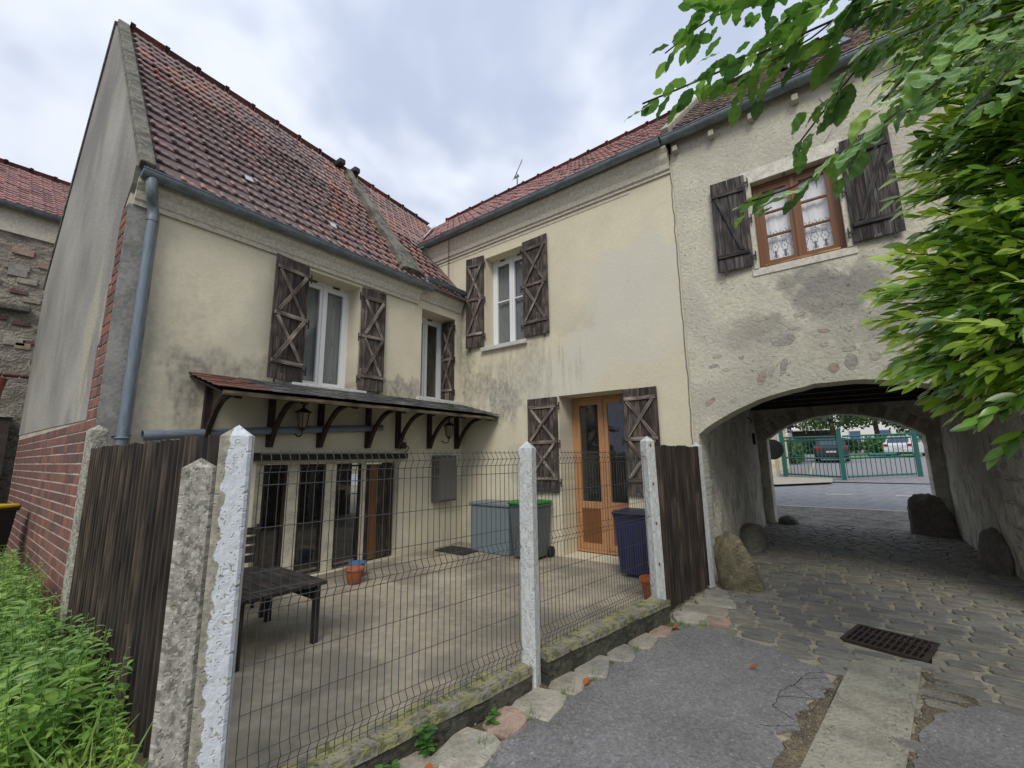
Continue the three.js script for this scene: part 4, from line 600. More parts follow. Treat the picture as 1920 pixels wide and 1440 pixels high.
boulder('guard_stone', 'dark guard stone against the right passage wall', [1.56, -0.02, -8.9], 0.14, 0.62, 0.26, M.rockDark, 13, 0, 0, 0.8);

// ================================================================ fence
const postTex = tex(256, 1024, (u, v) => { const n = fbm(u * 3, v * 46, 5), f = fbm(u * 24, v * 370, 3), l = fbm(u * 6 + 7, v * 92, 5); let c = sc([164, 160, 148], 0.7 + 0.45 * n + 0.2 * (f - 0.5)); c = mix3(c, [96, 94, 82], sstep(0.55, 0.66, l) * 0.6); return mix3(c, [206, 204, 190], sstep(0.6, 0.7, fbm(u * 12, v * 185, 3)) * 0.5); });
const paintTex = tex(256, 1024, (u, v) => { const n = fbm(u * 4 + 9, v * 60, 5), f = fbm(u * 24, v * 370, 3), e = fbm(u * 3, v * 40, 6), ch = fbm(u * 8 + 3, v * 122 + 9, 5); let c = sc([150, 146, 130], 0.75 + 0.4 * n + 0.2 * (f - 0.5)); const edge = 0.24 + (e - 0.5) * 0.5 + sstep(0.75, 1.0, v) * 0.22; const paint = sstep(edge - 0.015, edge + 0.015, u) * (1 - sstep(0.72, 0.735, ch)); c = mix3(c, sc([202, 207, 210], 0.92 + 0.1 * n), paint); return c; });
const whiteTex = tex(256, 1024, (u, v) => { const n = fbm(u * 4 + 2, v * 60, 5), ch = fbm(u * 8, v * 122, 5); let c = sc([200, 203, 200], 0.86 + 0.16 * n); c = mix3(c, [150, 146, 134], sstep(0.68, 0.72, ch) * 0.7); return c; });
const PM = [postTex, paintTex, whiteTex].map((t) => std({ map: t, bumpMap: withRep(bumpRough, 0.15, 2.3), bumpScale: 0.008 }));
function postGeo(w, h, cap = 0.07) { // square post with chamfered corners and a pyramid top
  const c = w * 0.1, r = w / 2, ringp = [[-r + c, r], [r - c, r], [r, r - c], [r, -r + c], [r - c, -r], [-r + c, -r], [-r, -r + c], [-r, r - c]], P = [], U = [], f = (...a) => a.forEach(([p, u]) => { P.push(...p); U.push(...u); });
  const us = [0.06, 0.94, 1, 1.94, 2, 2.94, 3, 3.94].map((q) => q);
  for (let i = 0; i < 8; i++) { const j = (i + 1) % 8, a = ringp[i], b = ringp[j], ua = us[i] % 1 || 0, big = i % 2 === 0, u0 = big ? 0.04 : i === 1 ? 0.96 : 0.02, u1 = big ? 0.96 : i === 1 ? 0.99 : 0.035; const A = [[a[0], 0, a[1]], [u0, 0]], B = [[b[0], 0, b[1]], [u1, 0]], C = [[b[0], h - cap, b[1]], [u1, (h - cap) / 2]], D = [[a[0], h - cap, a[1]], [u0, (h - cap) / 2]], T = [[0, h, 0], [0.5, h / 2]]; f(A, B, C, A, C, D, D, C, T); }
  const g = new THREE.BufferGeometry(); g.setAttribute('position', new THREE.Float32BufferAttribute(P, 3)); g.setAttribute('uv', new THREE.Float32BufferAttribute(U, 2)); g.computeVertexNormals(); return g;
}
function post(label, x, z, w, h, mat, ry, lean = [0, 0], y = 0, holes = 0, cap = 0.055) { const p = thing('fence_post', label, 'post', [x, y, z]); const m = mk('shaft', postGeo(w, h, cap), mat, p, [x, y, z], ry); m.rotation.set(lean[0], ry, lean[1], 'YXZ'); for (let i = 0; i < holes; i++) mk('fixing_clip', wbox(0.016, 0.03, 0.012, 0, 0, 0, 0.003), std({ color: col(110, 82, 62), roughness: 0.7 }), m, [-w * 0.12, 0.35 + i * (h - 0.45) / (holes - 1), w / 2 + 0.003]); return p; }
const fd = Math.atan2(0.39, 1.92); // turn of the fence line
post('short lichen covered concrete post in front of the flaking white post', -2.4, -0.76, 0.13, 1.635, PM[0], 1.2, [0, 0], 0, 0, 0.045);
post('tall concrete fence post with flaking white paint', -2.3, -0.87, 0.13, 1.79, PM[1], 1.08, [0, 0], 0, 0, 0.055);
post('slim white fence post in the middle of the wire mesh', -1.94, -2.78, 0.11, 1.74, PM[2], Math.PI / 2 + fd, [0, 0], 0);
post('white fence post on the end of the low wall', -1.64, -4.66, 0.115, 1.66, PM[2], 0.9 + fd, [0, 0.012], 0.165, 4);
post('white fence post beside the arch and boulder', -1.46, -6.0, 0.1, 1.78, PM[2], 0.9 + fd, [0, 0.02]);
post('grey concrete post against the brick corner of the gabled house', -5.72, -0.93, 0.13, 1.98, PM[0], 0.2);
// low walls carrying the mesh
function lowWall(label, a, b, w, h, seed) {
  const R = rng(seed), d = V(b[0] - a[0], 0, b[1] - a[1]), L = d.length(), t = thing('low_wall', label, 'wall', [a[0], 0, a[1]]), ang = Math.atan2(-d.z, d.x);
  const g = new THREE.BoxGeometry(L, h - 0.012, w, 40, 4, 1), p = g.attributes.position, u = g.attributes.uv; for (let i = 0; i < p.count; i++) { const x = p.getX(i), y = p.getY(i); p.setZ(i, p.getZ(i) + (fbm(x * 4 + seed, y * 6, 4) - 0.5) * 0.03); u.setXY(i, x, y); } g.computeVertexNormals(); const m = mk('body', g.translate(L / 2, (h - 0.012) / 2 - 0.03, 0), M.wallSide, t, [a[0], 0, a[1]], ang);
  const c = new THREE.BoxGeometry(L, 0.05, w + 0.012, 60, 1, 6), q = c.attributes.position, v = c.attributes.uv; for (let i = 0; i < q.count; i++) { const x = q.getX(i), z = q.getZ(i); q.setZ(i, z + (fbm(x * 7 + seed, 3, 4) - 0.5) * 0.03 * Math.sign(z)); if (q.getY(i) > 0) q.setY(i, q.getY(i) + (fbm(x * 8 + seed, z * 8, 4) - 0.5) * 0.03); v.setXY(i, x, z + q.getY(i)); } c.computeVertexNormals(); mk('mossy_top', c.translate(L / 2, h - 0.028, 0), M.mossy, t, [a[0], 0, a[1]], ang);
}
lowWall('low mossy concrete wall under the wide left mesh panel', [-2.3, -0.8], [-1.96, -2.72], 0.17, 0.17, 4);
lowWall('low cracked concrete wall under the right mesh panel', [-1.93, -2.86], [-1.58, -4.56], 0.17, 0.21, 9);
// welded mesh panels
function meshPanel(label, a, b, y0, y1, n) {
  const t = thing('mesh_panel', label, 'fence panel', [a[0], y0, a[1]], 'welded wire mesh panels'), A = V(a[0], 0, a[1]), D = V(b[0] - a[0], 0, b[1] - a[1]), N = V(D.z, 0, -D.x).normalize().multiplyScalar(-1), m = std({ color: col(78, 81, 79), roughness: 0.5, metalness: 0.4 }), r = 0.0022;
  const fold = [y1 - 0.06, y0 + (y1 - y0) * 0.53, y0 + 0.1], V3 = (k, y, o) => A.clone().addScaledVector(D, k).addScaledVector(N, o).setY(y), pts = [[y1, 0]]; for (const f of fold) pts.push([f + 0.045, 0], [f, 0.03], [f - 0.045, 0]); pts.push([y0, 0]);
  const tri = (P) => { const pos = [], id = []; P.forEach((p) => { for (let k = 0; k < 4; k++) { const an = k * Math.PI / 2 + 0.78; pos.push(p.x + Math.cos(an) * r, p.y, p.z + Math.sin(an) * r); } }); for (let i = 0; i < P.length - 1; i++) for (let k = 0; k < 4; k++) { const q = i * 4 + k, s = i * 4 + (k + 1) % 4; id.push(q, s, q + 4, s, s + 4, q + 4); } const g = new THREE.BufferGeometry(); g.setAttribute('position', new THREE.Float32BufferAttribute(pos, 3)); g.setIndex(id); g.computeVertexNormals(); return g; };
  const g0 = tri(pts.map(([y, o]) => V(N.x * o, y, N.z * o)));
  for (let i = 0; i <= n; i++) { const p = A.clone().addScaledVector(D, (i + 0.3) / (n + 0.6)); mk('upright_wire', g0, m, t, [p.x, 0, p.z]); }
  const hs = [...fold.flatMap((f) => [[f + 0.045, 0.004], [f, 0.034], [f - 0.045, 0.004]])]; for (let y = fold[2] + 0.22; y < fold[0] - 0.1; y += 0.2) if (Math.abs(y - fold[1]) > 0.1) hs.push([y, 0.004]); hs.push([y0 + 0.02, 0.004]);
  for (const [y, o] of hs) mk('cross_wire', rod(V3(0.005, y, o), V3(0.995, y, o), 0.0022, 4), m, t);
}
meshPanel('wide wire mesh panel between the flaking post and the middle post', [-2.26, -0.95], [-1.97, -2.7], 0.18, 1.665, 40);
meshPanel('wire mesh panel between the middle post and the low wall end', [-1.92, -2.87], [-1.68, -4.58], 0.22, 1.665, 38);
// upright timber slats
function slatFence(label, a, b, y0, y1, n, w, seed, bev) {
  const R = rng(seed), d = V(b[0] - a[0], 0, b[1] - a[1]), L = d.length(), ang = Math.atan2(-d.z, d.x), t = thing('slat_fence', label, 'fence', [a[0], 0, a[1]]);
  const sg = [0, 1, 2, 3, 4, 5, 6, 7, 8].map((k) => { const c = w * 0.28, h = y1 - y0, s = new THREE.Shape([[-w / 2, 0], [w / 2, 0], [w / 2 - c, 0.042], [-w / 2 + c, 0.042]].map((p) => new THREE.Vector2(...p))); const g = new THREE.ExtrudeGeometry(s, { depth: h, steps: 1, bevelEnabled: false }).rotateX(-Math.PI / 2).rotateY(Math.PI); const p = g.attributes.position, u = g.attributes.uv; for (let i = 0; i < p.count; i++) { if (bev && p.getY(i) > h - 0.01) p.setY(i, p.getY(i) - Math.abs(p.getX(i)) * 0.7); u.setXY(i, p.getX(i) + p.getZ(i) + k * 0.37, p.getY(i) * 0.7 + k * 0.61); } g.computeVertexNormals(); return g; });
  for (let i = 0; i < n; i++) { const k = (i + 0.5) / n, m = mk('slat', sg[(i * 5) % 9], M.slat[Math.floor(R() * 4)], t, [a[0] + d.x * k, y0 + (R() - 0.5) * 0.02, a[1] + d.z * k], ang + Math.PI * 0); m.rotation.z = (R() - 0.5) * 0.01; m.rotation.order = 'YXZ'; m.rotation.y = ang; }
  for (const y of [y0 + 0.25, y1 - 0.3]) mk('rail', wbox(L, 0.07, 0.04, L / 2, 0, -0.022, 0.004).translate(0, y, 0), M.dark, t, [a[0], 0, a[1]], ang);
  return t;
}
const sf = slatFence('long weathered brown slat fence running from the posts to the gabled house', [-5.66, -0.93], [-2.46, -0.86], 0.14, 1.76, 34, 0.064, 61, true);
mk('kickboard', wbox(3.2, 0.24, 0.045, -4.06, 0.05, -0.925, 0.006), M.conc, sf).rotation.y = -0.02;
slatFence('dark slat gate between two white posts beside the arch', [-1.6, -4.74], [-1.47, -5.92], 0.04, 1.72, 15, 0.066, 62, false);

// ================================================================ things on the terrace
{
  const mat = solo('doormat', wbox(0.7, 0.02, 0.45, 0, 0.012, 0, 0.006), std({ color: col(40, 38, 38) }), 'dark doormat lying in the terrace corner', 'doormat', [-5.55, 0, -5.75]);
  const tb = thing('garden_table', 'low dark slatted garden table behind the tall flaking post', 'table', [-4.4, 0, -1.95]); const dk = std({ map: woodTex, color: col(70, 64, 60) });
  for (let i = 0; i < 7; i++) mk('top_slat', wbox(0.98, 0.03, 0.105, -4.4, 0.5, -1.6 - i * 0.115, 0.004), dk, tb); for (const [x, z] of [[-4.85, -1.62], [-3.95, -1.62], [-4.85, -2.26], [-3.95, -2.26]]) mk('leg', wbox(0.05, 0.48, 0.05, x, 0.24, z), dk, tb); mk('apron', wbox(0.9, 0.12, 0.03, -4.4, 0.42, -2.26), dk, tb);
  const chair = (label, x, z, ry) => { const c = thing('garden_chair', label, 'chair', [x, 0, z], 'terrace chairs'); const q = c; base.delete(c); c.rotation.y = ry; for (let i = 0; i < 4; i++) mk('seat_slat', wbox(0.46, 0.022, 0.1, 0, 0.43, -0.17 + i * 0.112, 0.004), dk, q); for (const [a, b] of [[-0.21, -0.2], [0.21, -0.2], [-0.21, 0.2], [0.21, 0.2]]) mk('leg', wbox(0.035, b < 0 ? 0.9 : 0.42, 0.035, a, b < 0 ? 0.45 : 0.21, b), dk, q); for (let i = 0; i < 4; i++) mk('back_slat', wbox(0.385, 0.08, 0.02, 0, 0.53 + i * 0.1, -0.2, 0.004), dk, q); };
  chair('dark folding garden chair beside the low garden table, nearest the slat fence', -4.5, -1.28, 0.2); chair('dark folding garden chair between the low garden table and the terrace doors', -5.25, -2.1, 1.4);
  const bx = thing('storage_box', 'grey plastic storage box standing against the yellow wall', 'box', [-4.95, 0, -6.1]); const gm = std({ color: col(112, 124, 130), roughness: 0.5 }); mk('body', wbox(0.85, 0.78, 0.45, -4.95, 0.39, -6.12, 0.02), gm, bx); mk('lid', wbox(0.9, 0.06, 0.5, -4.95, 0.81, -6.12, 0.02), gm, bx);
  const bin = (name, label, x, z, body, lid, ry, s = 1) => { const b = thing(name, label, 'bin', [x, 0, z]); const c = b; base.delete(b); b.rotation.y = ry; b.scale.setScalar(s); const g = new THREE.BoxGeometry(0.56, 0.92, 0.6, 1, 1, 1), p = g.attributes.position; for (let i = 0; i < p.count; i++) if (p.getY(i) < 0) { p.setX(i, p.getX(i) * 0.82); p.setZ(i, p.getZ(i) * 0.8); } g.computeVertexNormals(); mk('tub', g.translate(0, 0.52, 0), std({ color: body, roughness: 0.55 }), c); for (const rx of [-0.18, 0, 0.18]) mk('rib', wbox(0.03, 0.7, 0.02, rx, 0.56, 0.285, 0.006).rotateX(0), std({ color: body, roughness: 0.6 }), c); mk('rim', wbox(0.6, 0.04, 0.64, 0, 0.975, 0, 0.012), std({ color: body, roughness: 0.55 }), c); mk('lid', wbox(0.6, 0.05, 0.68, 0, 1.025, 0.02, 0.022), std({ color: lid, roughness: 0.45 }), c); mk('handle', rod(V(-0.22, 1.0, -0.38), V(0.22, 1.0, -0.38), 0.016), std({ color: body }), c); for (const s2 of [-1, 1]) mk('wheel', new THREE.CylinderGeometry(0.1, 0.1, 0.05, 16).rotateZ(Math.PI / 2).translate(s2 * 0.26, 0.1, -0.28), std({ color: col(24, 24, 24) }), c); };
  bin('wheelie_bin', 'wheelie bin with green lid beside the middle mesh post', -4.15, -6.02, col(86, 92, 94), col(40, 130, 52), 0, 0.86);
  bin('wheelie_bin', 'dark blue wheelie bin behind the right mesh panel', -2.35, -6.0, col(34, 36, 74), col(30, 32, 60), 0, 0.82);
  bin('wheelie_bin', 'black wheelie bin with yellow lid by the brick gable', -9.6, -0.42, col(36, 36, 38), col(206, 176, 30), 0.6, 1.0);
  const pot = (label, x, z, r, h, c) => { const p = thing('plant_pot', label, 'pot', [x, 0, z]); mk('pot', new THREE.LatheGeometry([[0, 0], [r * 0.7, 0], [r * 0.95, h * 0.86], [r * 1.08, h * 0.87], [r * 1.08, h], [r * 0.9, h], [r * 0.85, h * 0.85], [0, h * 0.84]].map((q) => new THREE.Vector2(...q)), 20), std({ color: col(...c), map: soft }), p, [x, 0, z]); };
  pot('small terracotta pot in front of the terrace doors', -5.3, -3.55, 0.12, 0.2, [168, 96, 62]); pot('orange pot on the ground beside the slat gate', -1.86, -5.1, 0.13, 0.24, [196, 104, 54]); pot('blue glazed pot beside the terracotta pot', -5.55, -3.75, 0.11, 0.2, [70, 110, 150]);
  const cab = thing('meter_cabinet', 'grey wall cabinet in the terrace corner under the canopy', 'cabinet', [XA + 0.1, 0.75, -5.95]); mk('case', wbox(0.16, 0.85, 0.5, XA + 0.085, 1.24, -5.85, 0.01), std({ color: col(96, 94, 90) }), cab); mk('door', wbox(0.015, 0.78, 0.44, XA + 0.174, 1.24, -5.85, 0.004), std({ color: col(108, 104, 98) }), cab);
}

// ================================================================ neighbour at the far left
{
  const h = thing('neighbour_house', 'old stone house with red tiled roof behind the grey gable', 'house', [-14.2, 0, 0.4]); const R = rng(71);
  const stone = std({ map: tex(512, 512, (u, v) => { const n = fbm(u * 4, v * 8, 5, 4), f = fbm(u * 64, v * 64, 3, 64), s = fbm(u * 8, v * 24, 4, 8); let c = sc([168, 160, 144], 0.7 + 0.4 * n + 0.2 * (f - 0.5)); return mix3(c, [104, 98, 88], sstep(0.5, 0.66, s) * 0.6); }, { rep: [0.4, 0.4] }), bumpMap: bumpRough, bumpScale: 0.03 });
  mk('wall', wbox(0.4, 7.4, 5, -14.4, 3.6, 1.0), stone, h);
  mk('eaves_band', wbox(0.06, 0.62, 5, -14.17, 7.0, 1.0), M.mould, h);
  mk('string_ledge', wbox(0.16, 0.14, 3, -14.12, 5.0, 0.6, 0.03), M.concDark, h);
  for (let i = 0; i < 44; i++) { const z = -1.25 + R() * 2.2, y = 3.4 + R() * 3.1; if (Math.abs(y - 5) < 0.2) continue; const br = i % 3 === 0; mk(br ? 'wall_brick' : 'wall_stone', wbox(0.05, br ? 0.09 : 0.1 + 0.1 * R(), br ? 0.26 : 0.2 + 0.2 * R(), -14.19, y, z, 0.012), br ? M.brick[3] : M.kerb[Math.floor(R() * 4)], h); }
  mk('lean_to', wbox(1.2, 2.55, 3, -13.9, 1.25, 0.65), std({ map: soft, color: col(72, 64, 60) }), h); mk('lean_to_coping', wbox(1.3, 0.07, 3.1, -13.9, 2.57, 0.65, 0.01), M.conc, h);
  mk('clay_pot', tube([[-13.5, 2.62, -0.55], [-13.5, 3.0, -0.55], [-13.5, 3.35, -0.6]], 0.13, 8, 14), clay([150, 84, 70]), h);
  for (let i = 0; i < 5; i++) mk('clay_cap', wbox(0.3, 0.06, 0.22, -13.5, 3.42, -1.0 + i * 0.24, 0.02), clay([128, 96, 84]), h);
  const pr = [V(-14.05, 7.32, 3.6), V(-14.05, 7.32, -1.6), V(-17.2, 9.6, -1.6), V(-17.2, 9.6, 3.6)];
  mk('roof_deck', quad(...pr.map((p) => p.clone().add(V(0.02, -0.05, 0))), 0.05), M.dark, h);
  roof(h, 'roof', V(-14.05, 7.32, 3.6), V(-14.05, 7.32, -1.6), V(-17.2, 9.6, 3.6), V(-17.2, 9.6, -1.6), 18, 0.2, 40, PALB, 15, (c) => c.z < 1.2, null);
  ridge(h, V(-17.2, 9.62, 1.2), V(-17.2, 9.62, -1.6), 0.5, PALB, 3);
  const FN = { o: [-14.2, 0, 0], ry: Math.PI / 2, p: (s, y, n) => [-14.2 + n, y, -s] }; gutter(h, FN, -3.4, 1.6, 7.27, 0.2, 0.08, 0.8);
}
// ================================================================ street beyond the passage
struct('near_pavement', sheet([[-40, -12.55], [40, -12.55], [40, -15.1], [-40, -15.0]], -0.01), std({ map: withRep(concTex, 0.6, 0.6), color: col(190, 188, 182) }));
struct('road', sheet([[-60, -15.0], [60, -15.1], [60, -22.6], [-60, -20.4]], -0.03), M.street);
struct('kerb_line', sheet([[-40, -15.02], [40, -15.12], [40, -15.27], [-40, -15.17]], -0.004), M.kerb[0]);
struct('road_marking', sheet([[-0.5, -18.0], [0.2, -18.1], [0.2, -18.22], [-0.5, -18.12]], -0.024), std({ color: col(190, 190, 186) }));
struct('road_marking', sheet([[1.3, -18.15], [2.0, -18.25], [2.0, -18.37], [1.3, -18.27]], -0.024), std({ color: col(190, 190, 186) }));
struct('far_pavement', sheet([[-30, -19.6], [-2.0, -19.7], [-0.3, -20.9], [-0.3, -22.6], [-30, -22.6]], 0.06), M.kerb[0]);
struct('driveway', sheet([[-30, -21.6], [30, -21.6], [30, -70], [-30, -70]], -0.005), std({ map: soft, color: col(140, 138, 140) }));
struct('lawn', sheet([[-0.4, -41], [3.4, -41], [1.0, -52], [-0.6, -52]], 0.02), std({ map: soft, color: col(112, 150, 58) }));
struct('lawn', sheet([[2.9, -47], [9, -47], [12, -60], [3, -60]], 0.02), std({ map: soft, color: col(112, 150, 58) }));
struct('drive_kerb', sheet([[-1.2, -23.4], [-1.08, -23.4], [-1.45, -48], [-1.6, -48]], 0.02), M.kerb[0]);
{ // gate
  const ga = V(-2.05, gy(-23.7), -23.7), gb = V(0.09, gy(-22.35), -22.35), gc = V(2.62, gy(-24.6), -24.6);
  const pst = (label, p) => { const t = thing('gate_post', label, 'post', [p.x, p.y, p.z]); mk('post', wbox(0.16, 2.05, 0.16, p.x, p.y + 1.0, p.z, 0.01), M.greenPaint, t); mk('cap', wbox(0.18, 0.02, 0.18, p.x, p.y + 2.04, p.z), M.greenPaint, t); };
  pst('green steel gate post at the left by the cream lodge', ga); pst('green steel gate post in the middle of the gate', gb); pst('green steel gate post at the right end of the gate', gc);
  const leaf = (label, a, b) => { const t = thing('steel_gate', label, 'gate', [a.x, a.y, a.z]); const n = 14, A = a.clone().lerp(b, 0.05), B = b.clone().lerp(a, 0.05); for (const y of [0.12, 0.85, 1.62, 1.76]) mk('rail', bar(A.clone().setY(A.y + y), B.clone().setY(B.y + y), 0.05, 0.05), M.greenPaint, t); for (let i = 0; i <= n; i++) { const p = A.clone().lerp(B, i / n); mk('bar', wbox(0.026, 1.72, 0.026, p.x, p.y + 0.92, p.z), M.greenPaint, t); } return t; };
  leaf('narrow green barred gate leaf in front of the dark car', ga, gb); const l2 = leaf('wide green barred gate leaf with opener arm', gb, gc); mk('opener_arm', bar(gb.clone().lerp(gc, 0.35).setY(gb.y + 1.0), gb.clone().lerp(gc, 0.72).setY(gb.y + 1.02), 0.1, 0.08), M.greenPaint, l2); mk('opener_rod', bar(gb.clone().setY(gb.y + 0.98), gb.clone().lerp(gc, 0.35).setY(gb.y + 1.0), 0.04, 0.04), M.greenPaint, l2);
}
{ // round sign seen from behind
  const s = thing('round_sign', 'round road sign seen from behind at the left street end of the passage', 'sign', [-1.58, gy(-13), -13.0]); const m = std({ color: col(88, 88, 90), roughness: 0.5, metalness: 0.3 }); mk('disc', new THREE.CylinderGeometry(0.26, 0.26, 0.012, 32).rotateX(Math.PI / 2), m, s, [-1.36, 1.72, -13.0]); mk('bracket', wbox(0.24, 0.03, 0.02, -1.5, 1.72, -12.985), m, s); mk('pole', rod(V(-1.58, 0, -13.0), V(-1.58, 2.1, -13.0), 0.03, 10), m, s);
}
{ // cream lodge
  const l = thing('gate_lodge', 'cream rendered lodge with white eaves beside the green gate', 'building', [-3.6, gy(-24), -24]); const c = std({ map: soft, color: col(222, 208, 168) }), y = gy(-25);
  mk('wall', wbox(2.6, 3.0, 7, -3.65, y + 1.2, -26.4), c, l); mk('plinth', wbox(2.64, 0.5, 7.04, -3.65, y - 0.05, -26.4), M.mould, l); mk('eaves', wbox(3.1, 0.2, 7.5, -3.65, y + 2.8, -26.4), M.white, l); mk('roof', wbox(3.2, 0.08, 7.6, -3.65, y + 2.95, -26.4), M.slate[1], l);
  const wm = std({ color: col(150, 156, 160), roughness: 0.3 }); for (const z of [-24.4, -25.6]) { const w = mk('window', merge(ring(0.7, 1.4, 0.06, 0.06).map((g) => g.rotateY(Math.PI / 2))), M.white, l, [-2.33, y + 1.0, z]); mk('pane', new THREE.BoxGeometry(0.02, 1.28, 0.58).translate(0, 0.7, 0), wm, w); }
}
// cars
function car(name, label, pos, ry, paint) {
  const t = thing(name, label, 'car', pos); const c = t; base.delete(t); t.rotation.y = ry;
  const P = std({ color: paint, roughness: 0.3, metalness: 0.3 }), K = std({ color: col(24, 25, 27), roughness: 0.5 }), gl = std({ color: col(74, 86, 98), roughness: 0.06, metalness: 0.3 });
  const ex = (pts, w, bev) => { const g = new THREE.ExtrudeGeometry(new THREE.Shape(pts.map((p) => new THREE.Vector2(...p))), { depth: w - 2 * bev, bevelEnabled: true, bevelThickness: bev, bevelSize: bev, bevelSegments: 3 }).translate(0, 0, -(w - 2 * bev) / 2).rotateY(-Math.PI / 2); return g; };
  mk('body', ex([[-1.9, 0.32], [1.9, 0.32], [1.92, 0.55], [1.75, 0.8], [1.0, 0.92], [-1.75, 0.95], [-1.95, 0.8], [-1.98, 0.5]], 1.74, 0.09), P, c);
  mk('cabin', ex([[1.0, 0.92], [0.35, 1.4], [-1.25, 1.42], [-1.78, 0.95]], 1.5, 0.08), P, c);
  const rw = mk('rear_window', new THREE.BoxGeometry(1.16, 0.44, 0.02), gl, c, [0, 1.2, -1.69]); rw.rotation.x = 0.83 - 0.2; // z is along the car
  for (const s of [-1, 1]) { mk('side_window', new THREE.BoxGeometry(0.02, 0.34, 1.7), gl, c, [s * 0.762, 1.19, -0.35]); const tl = mk('tail_light', wbox(0.26, 0.22, 0.1, s * 0.66, 0.82, -2.0, 0.03), std({ color: col(150, 26, 24), roughness: 0.25 }), c); mk('mirror', wbox(0.16, 0.12, 0.1, s * 0.95, 0.98, 0.75, 0.03), P, c); for (const z of [-1.25, 1.3]) { const w = mk('wheel', new THREE.CylinderGeometry(0.31, 0.31, 0.2, 24).rotateZ(Math.PI / 2), K, c, [s * 0.78, 0.31, z]); mk('rim', new THREE.CylinderGeometry(0.2, 0.2, 0.21, 16).rotateZ(Math.PI / 2), std({ color: col(150, 152, 155), metalness: 0.5, roughness: 0.4 }), w); } }
  mk('bumper', wbox(1.66, 0.26, 0.14, 0, 0.45, -2.02, 0.05), P, c); mk('valance', wbox(1.5, 0.14, 0.16, 0, 0.29, -1.98, 0.03), K, c); mk('number_plate', wbox(0.5, 0.11, 0.02, 0, 0.62, -2.085), M.white, c);
}
car('parked_car', 'dark grey hatchback parked beyond the green gate', [-0.35, gy(-36), -36], Math.PI, col(52, 52, 60));
car('parked_car', 'white hatchback with red lights parked far right beyond the gate', [4.1, gy(-44), -44], Math.PI - 0.3, col(214, 214, 216));
{ // apartment building
  const b = thing('apartment_block', 'long white apartment block behind the trees beyond the gate', 'building', [2, gy(-72), -72]); const y = gy(-72), w = std({ color: col(222, 220, 214) }); mk('wall', wbox(60, 9, 8, 2, y + 4.5, -76), w, b); mk('roof', wbox(61, 0.4, 9, 2, y + 9.1, -76), M.slate[0], b);
  const gl = std({ color: col(84, 100, 130), roughness: 0.1 }); for (let i = -9; i < 10; i++) for (let f = 0; f < 3; f++) { const q = mk('window', merge(ring(1.3, 1.5, 0.1, 0.12)), M.white, b, [2 + i * 3, y + 1 + f * 2.8, -71.97]); mk('pane', new THREE.BoxGeometry(1.1, 1.3, 0.04).translate(0, 0.75, 0), gl, q); }
  mk('porch', wbox(4.5, 2.6, 0.3, -2.6, y + 1.3, -71.8), std({ color: col(52, 42, 38) }), b); mk('porch_roof', wbox(5, 0.2, 1.4, -2.6, y + 2.75, -71.4), M.white, b);
}
// ================================================================ foliage
function leafGeo(L, W, fold, droop, nseg = 4, saw = 0) { // leaf along +x, base at origin, face up
  const P = [], I = [], U = []; for (let i = 0; i <= nseg; i++) { const t = i / nseg, w = W / 2 * Math.pow(Math.sin(Math.PI * Math.min(0.999, Math.pow(t, 0.85))), 0.8) * (1 + (i % 2 ? saw : -saw)) + 0.0008, x = L * t, y = -droop * t * t * L + (saw ? 0.0025 * Math.sin(t * 17 + W * 900) : 0); P.push(x, y + w * fold, -w, x, y, 0, x, y + w * fold, w); U.push(t, 0, t, 0.5, t, 1); }
  for (let i = 0; i < nseg; i++) { const a = i * 3; I.push(a, a + 1, a + 3, a + 1, a + 4, a + 3, a + 1, a + 2, a + 4, a + 2, a + 5, a + 4); }
  const g = new THREE.BufferGeometry(); g.setAttribute('position', new THREE.Float32BufferAttribute(P, 3)); g.setAttribute('uv', new THREE.Float32BufferAttribute(U, 2)); g.setIndex(I); g.computeVertexNormals(); return g;
}
const leafTex = tex(256, 128, (u, v) => { const mid = Math.abs(v - 0.5), vein = Math.abs(((u * 9 - mid * 5) % 1 + 1) % 1 - 0.5); let k = 225 + 30 * (fbm(u * 8, v * 8, 3) - 0.5); if (mid < 0.025) k += 30; k += sstep(0.44, 0.5, vein) * 14; return [k, k, k * 0.97]; });
const leafMat = (c, rough, tr) => new THREE.MeshPhysicalMaterial({ color: col(...c), map: leafTex, roughness: rough, transmission: tr, thickness: 0, side: THREE.DoubleSide });
const tmpM = new THREE.Matrix4();
function basis(p, dir, up, s) { const x = dir.clone().normalize(), z = x.clone().cross(up).normalize(), y = z.clone().cross(x); return new THREE.Matrix4().makeBasis(x.multiplyScalar(s), y.multiplyScalar(s), z.multiplyScalar(s)).setPosition(p); }
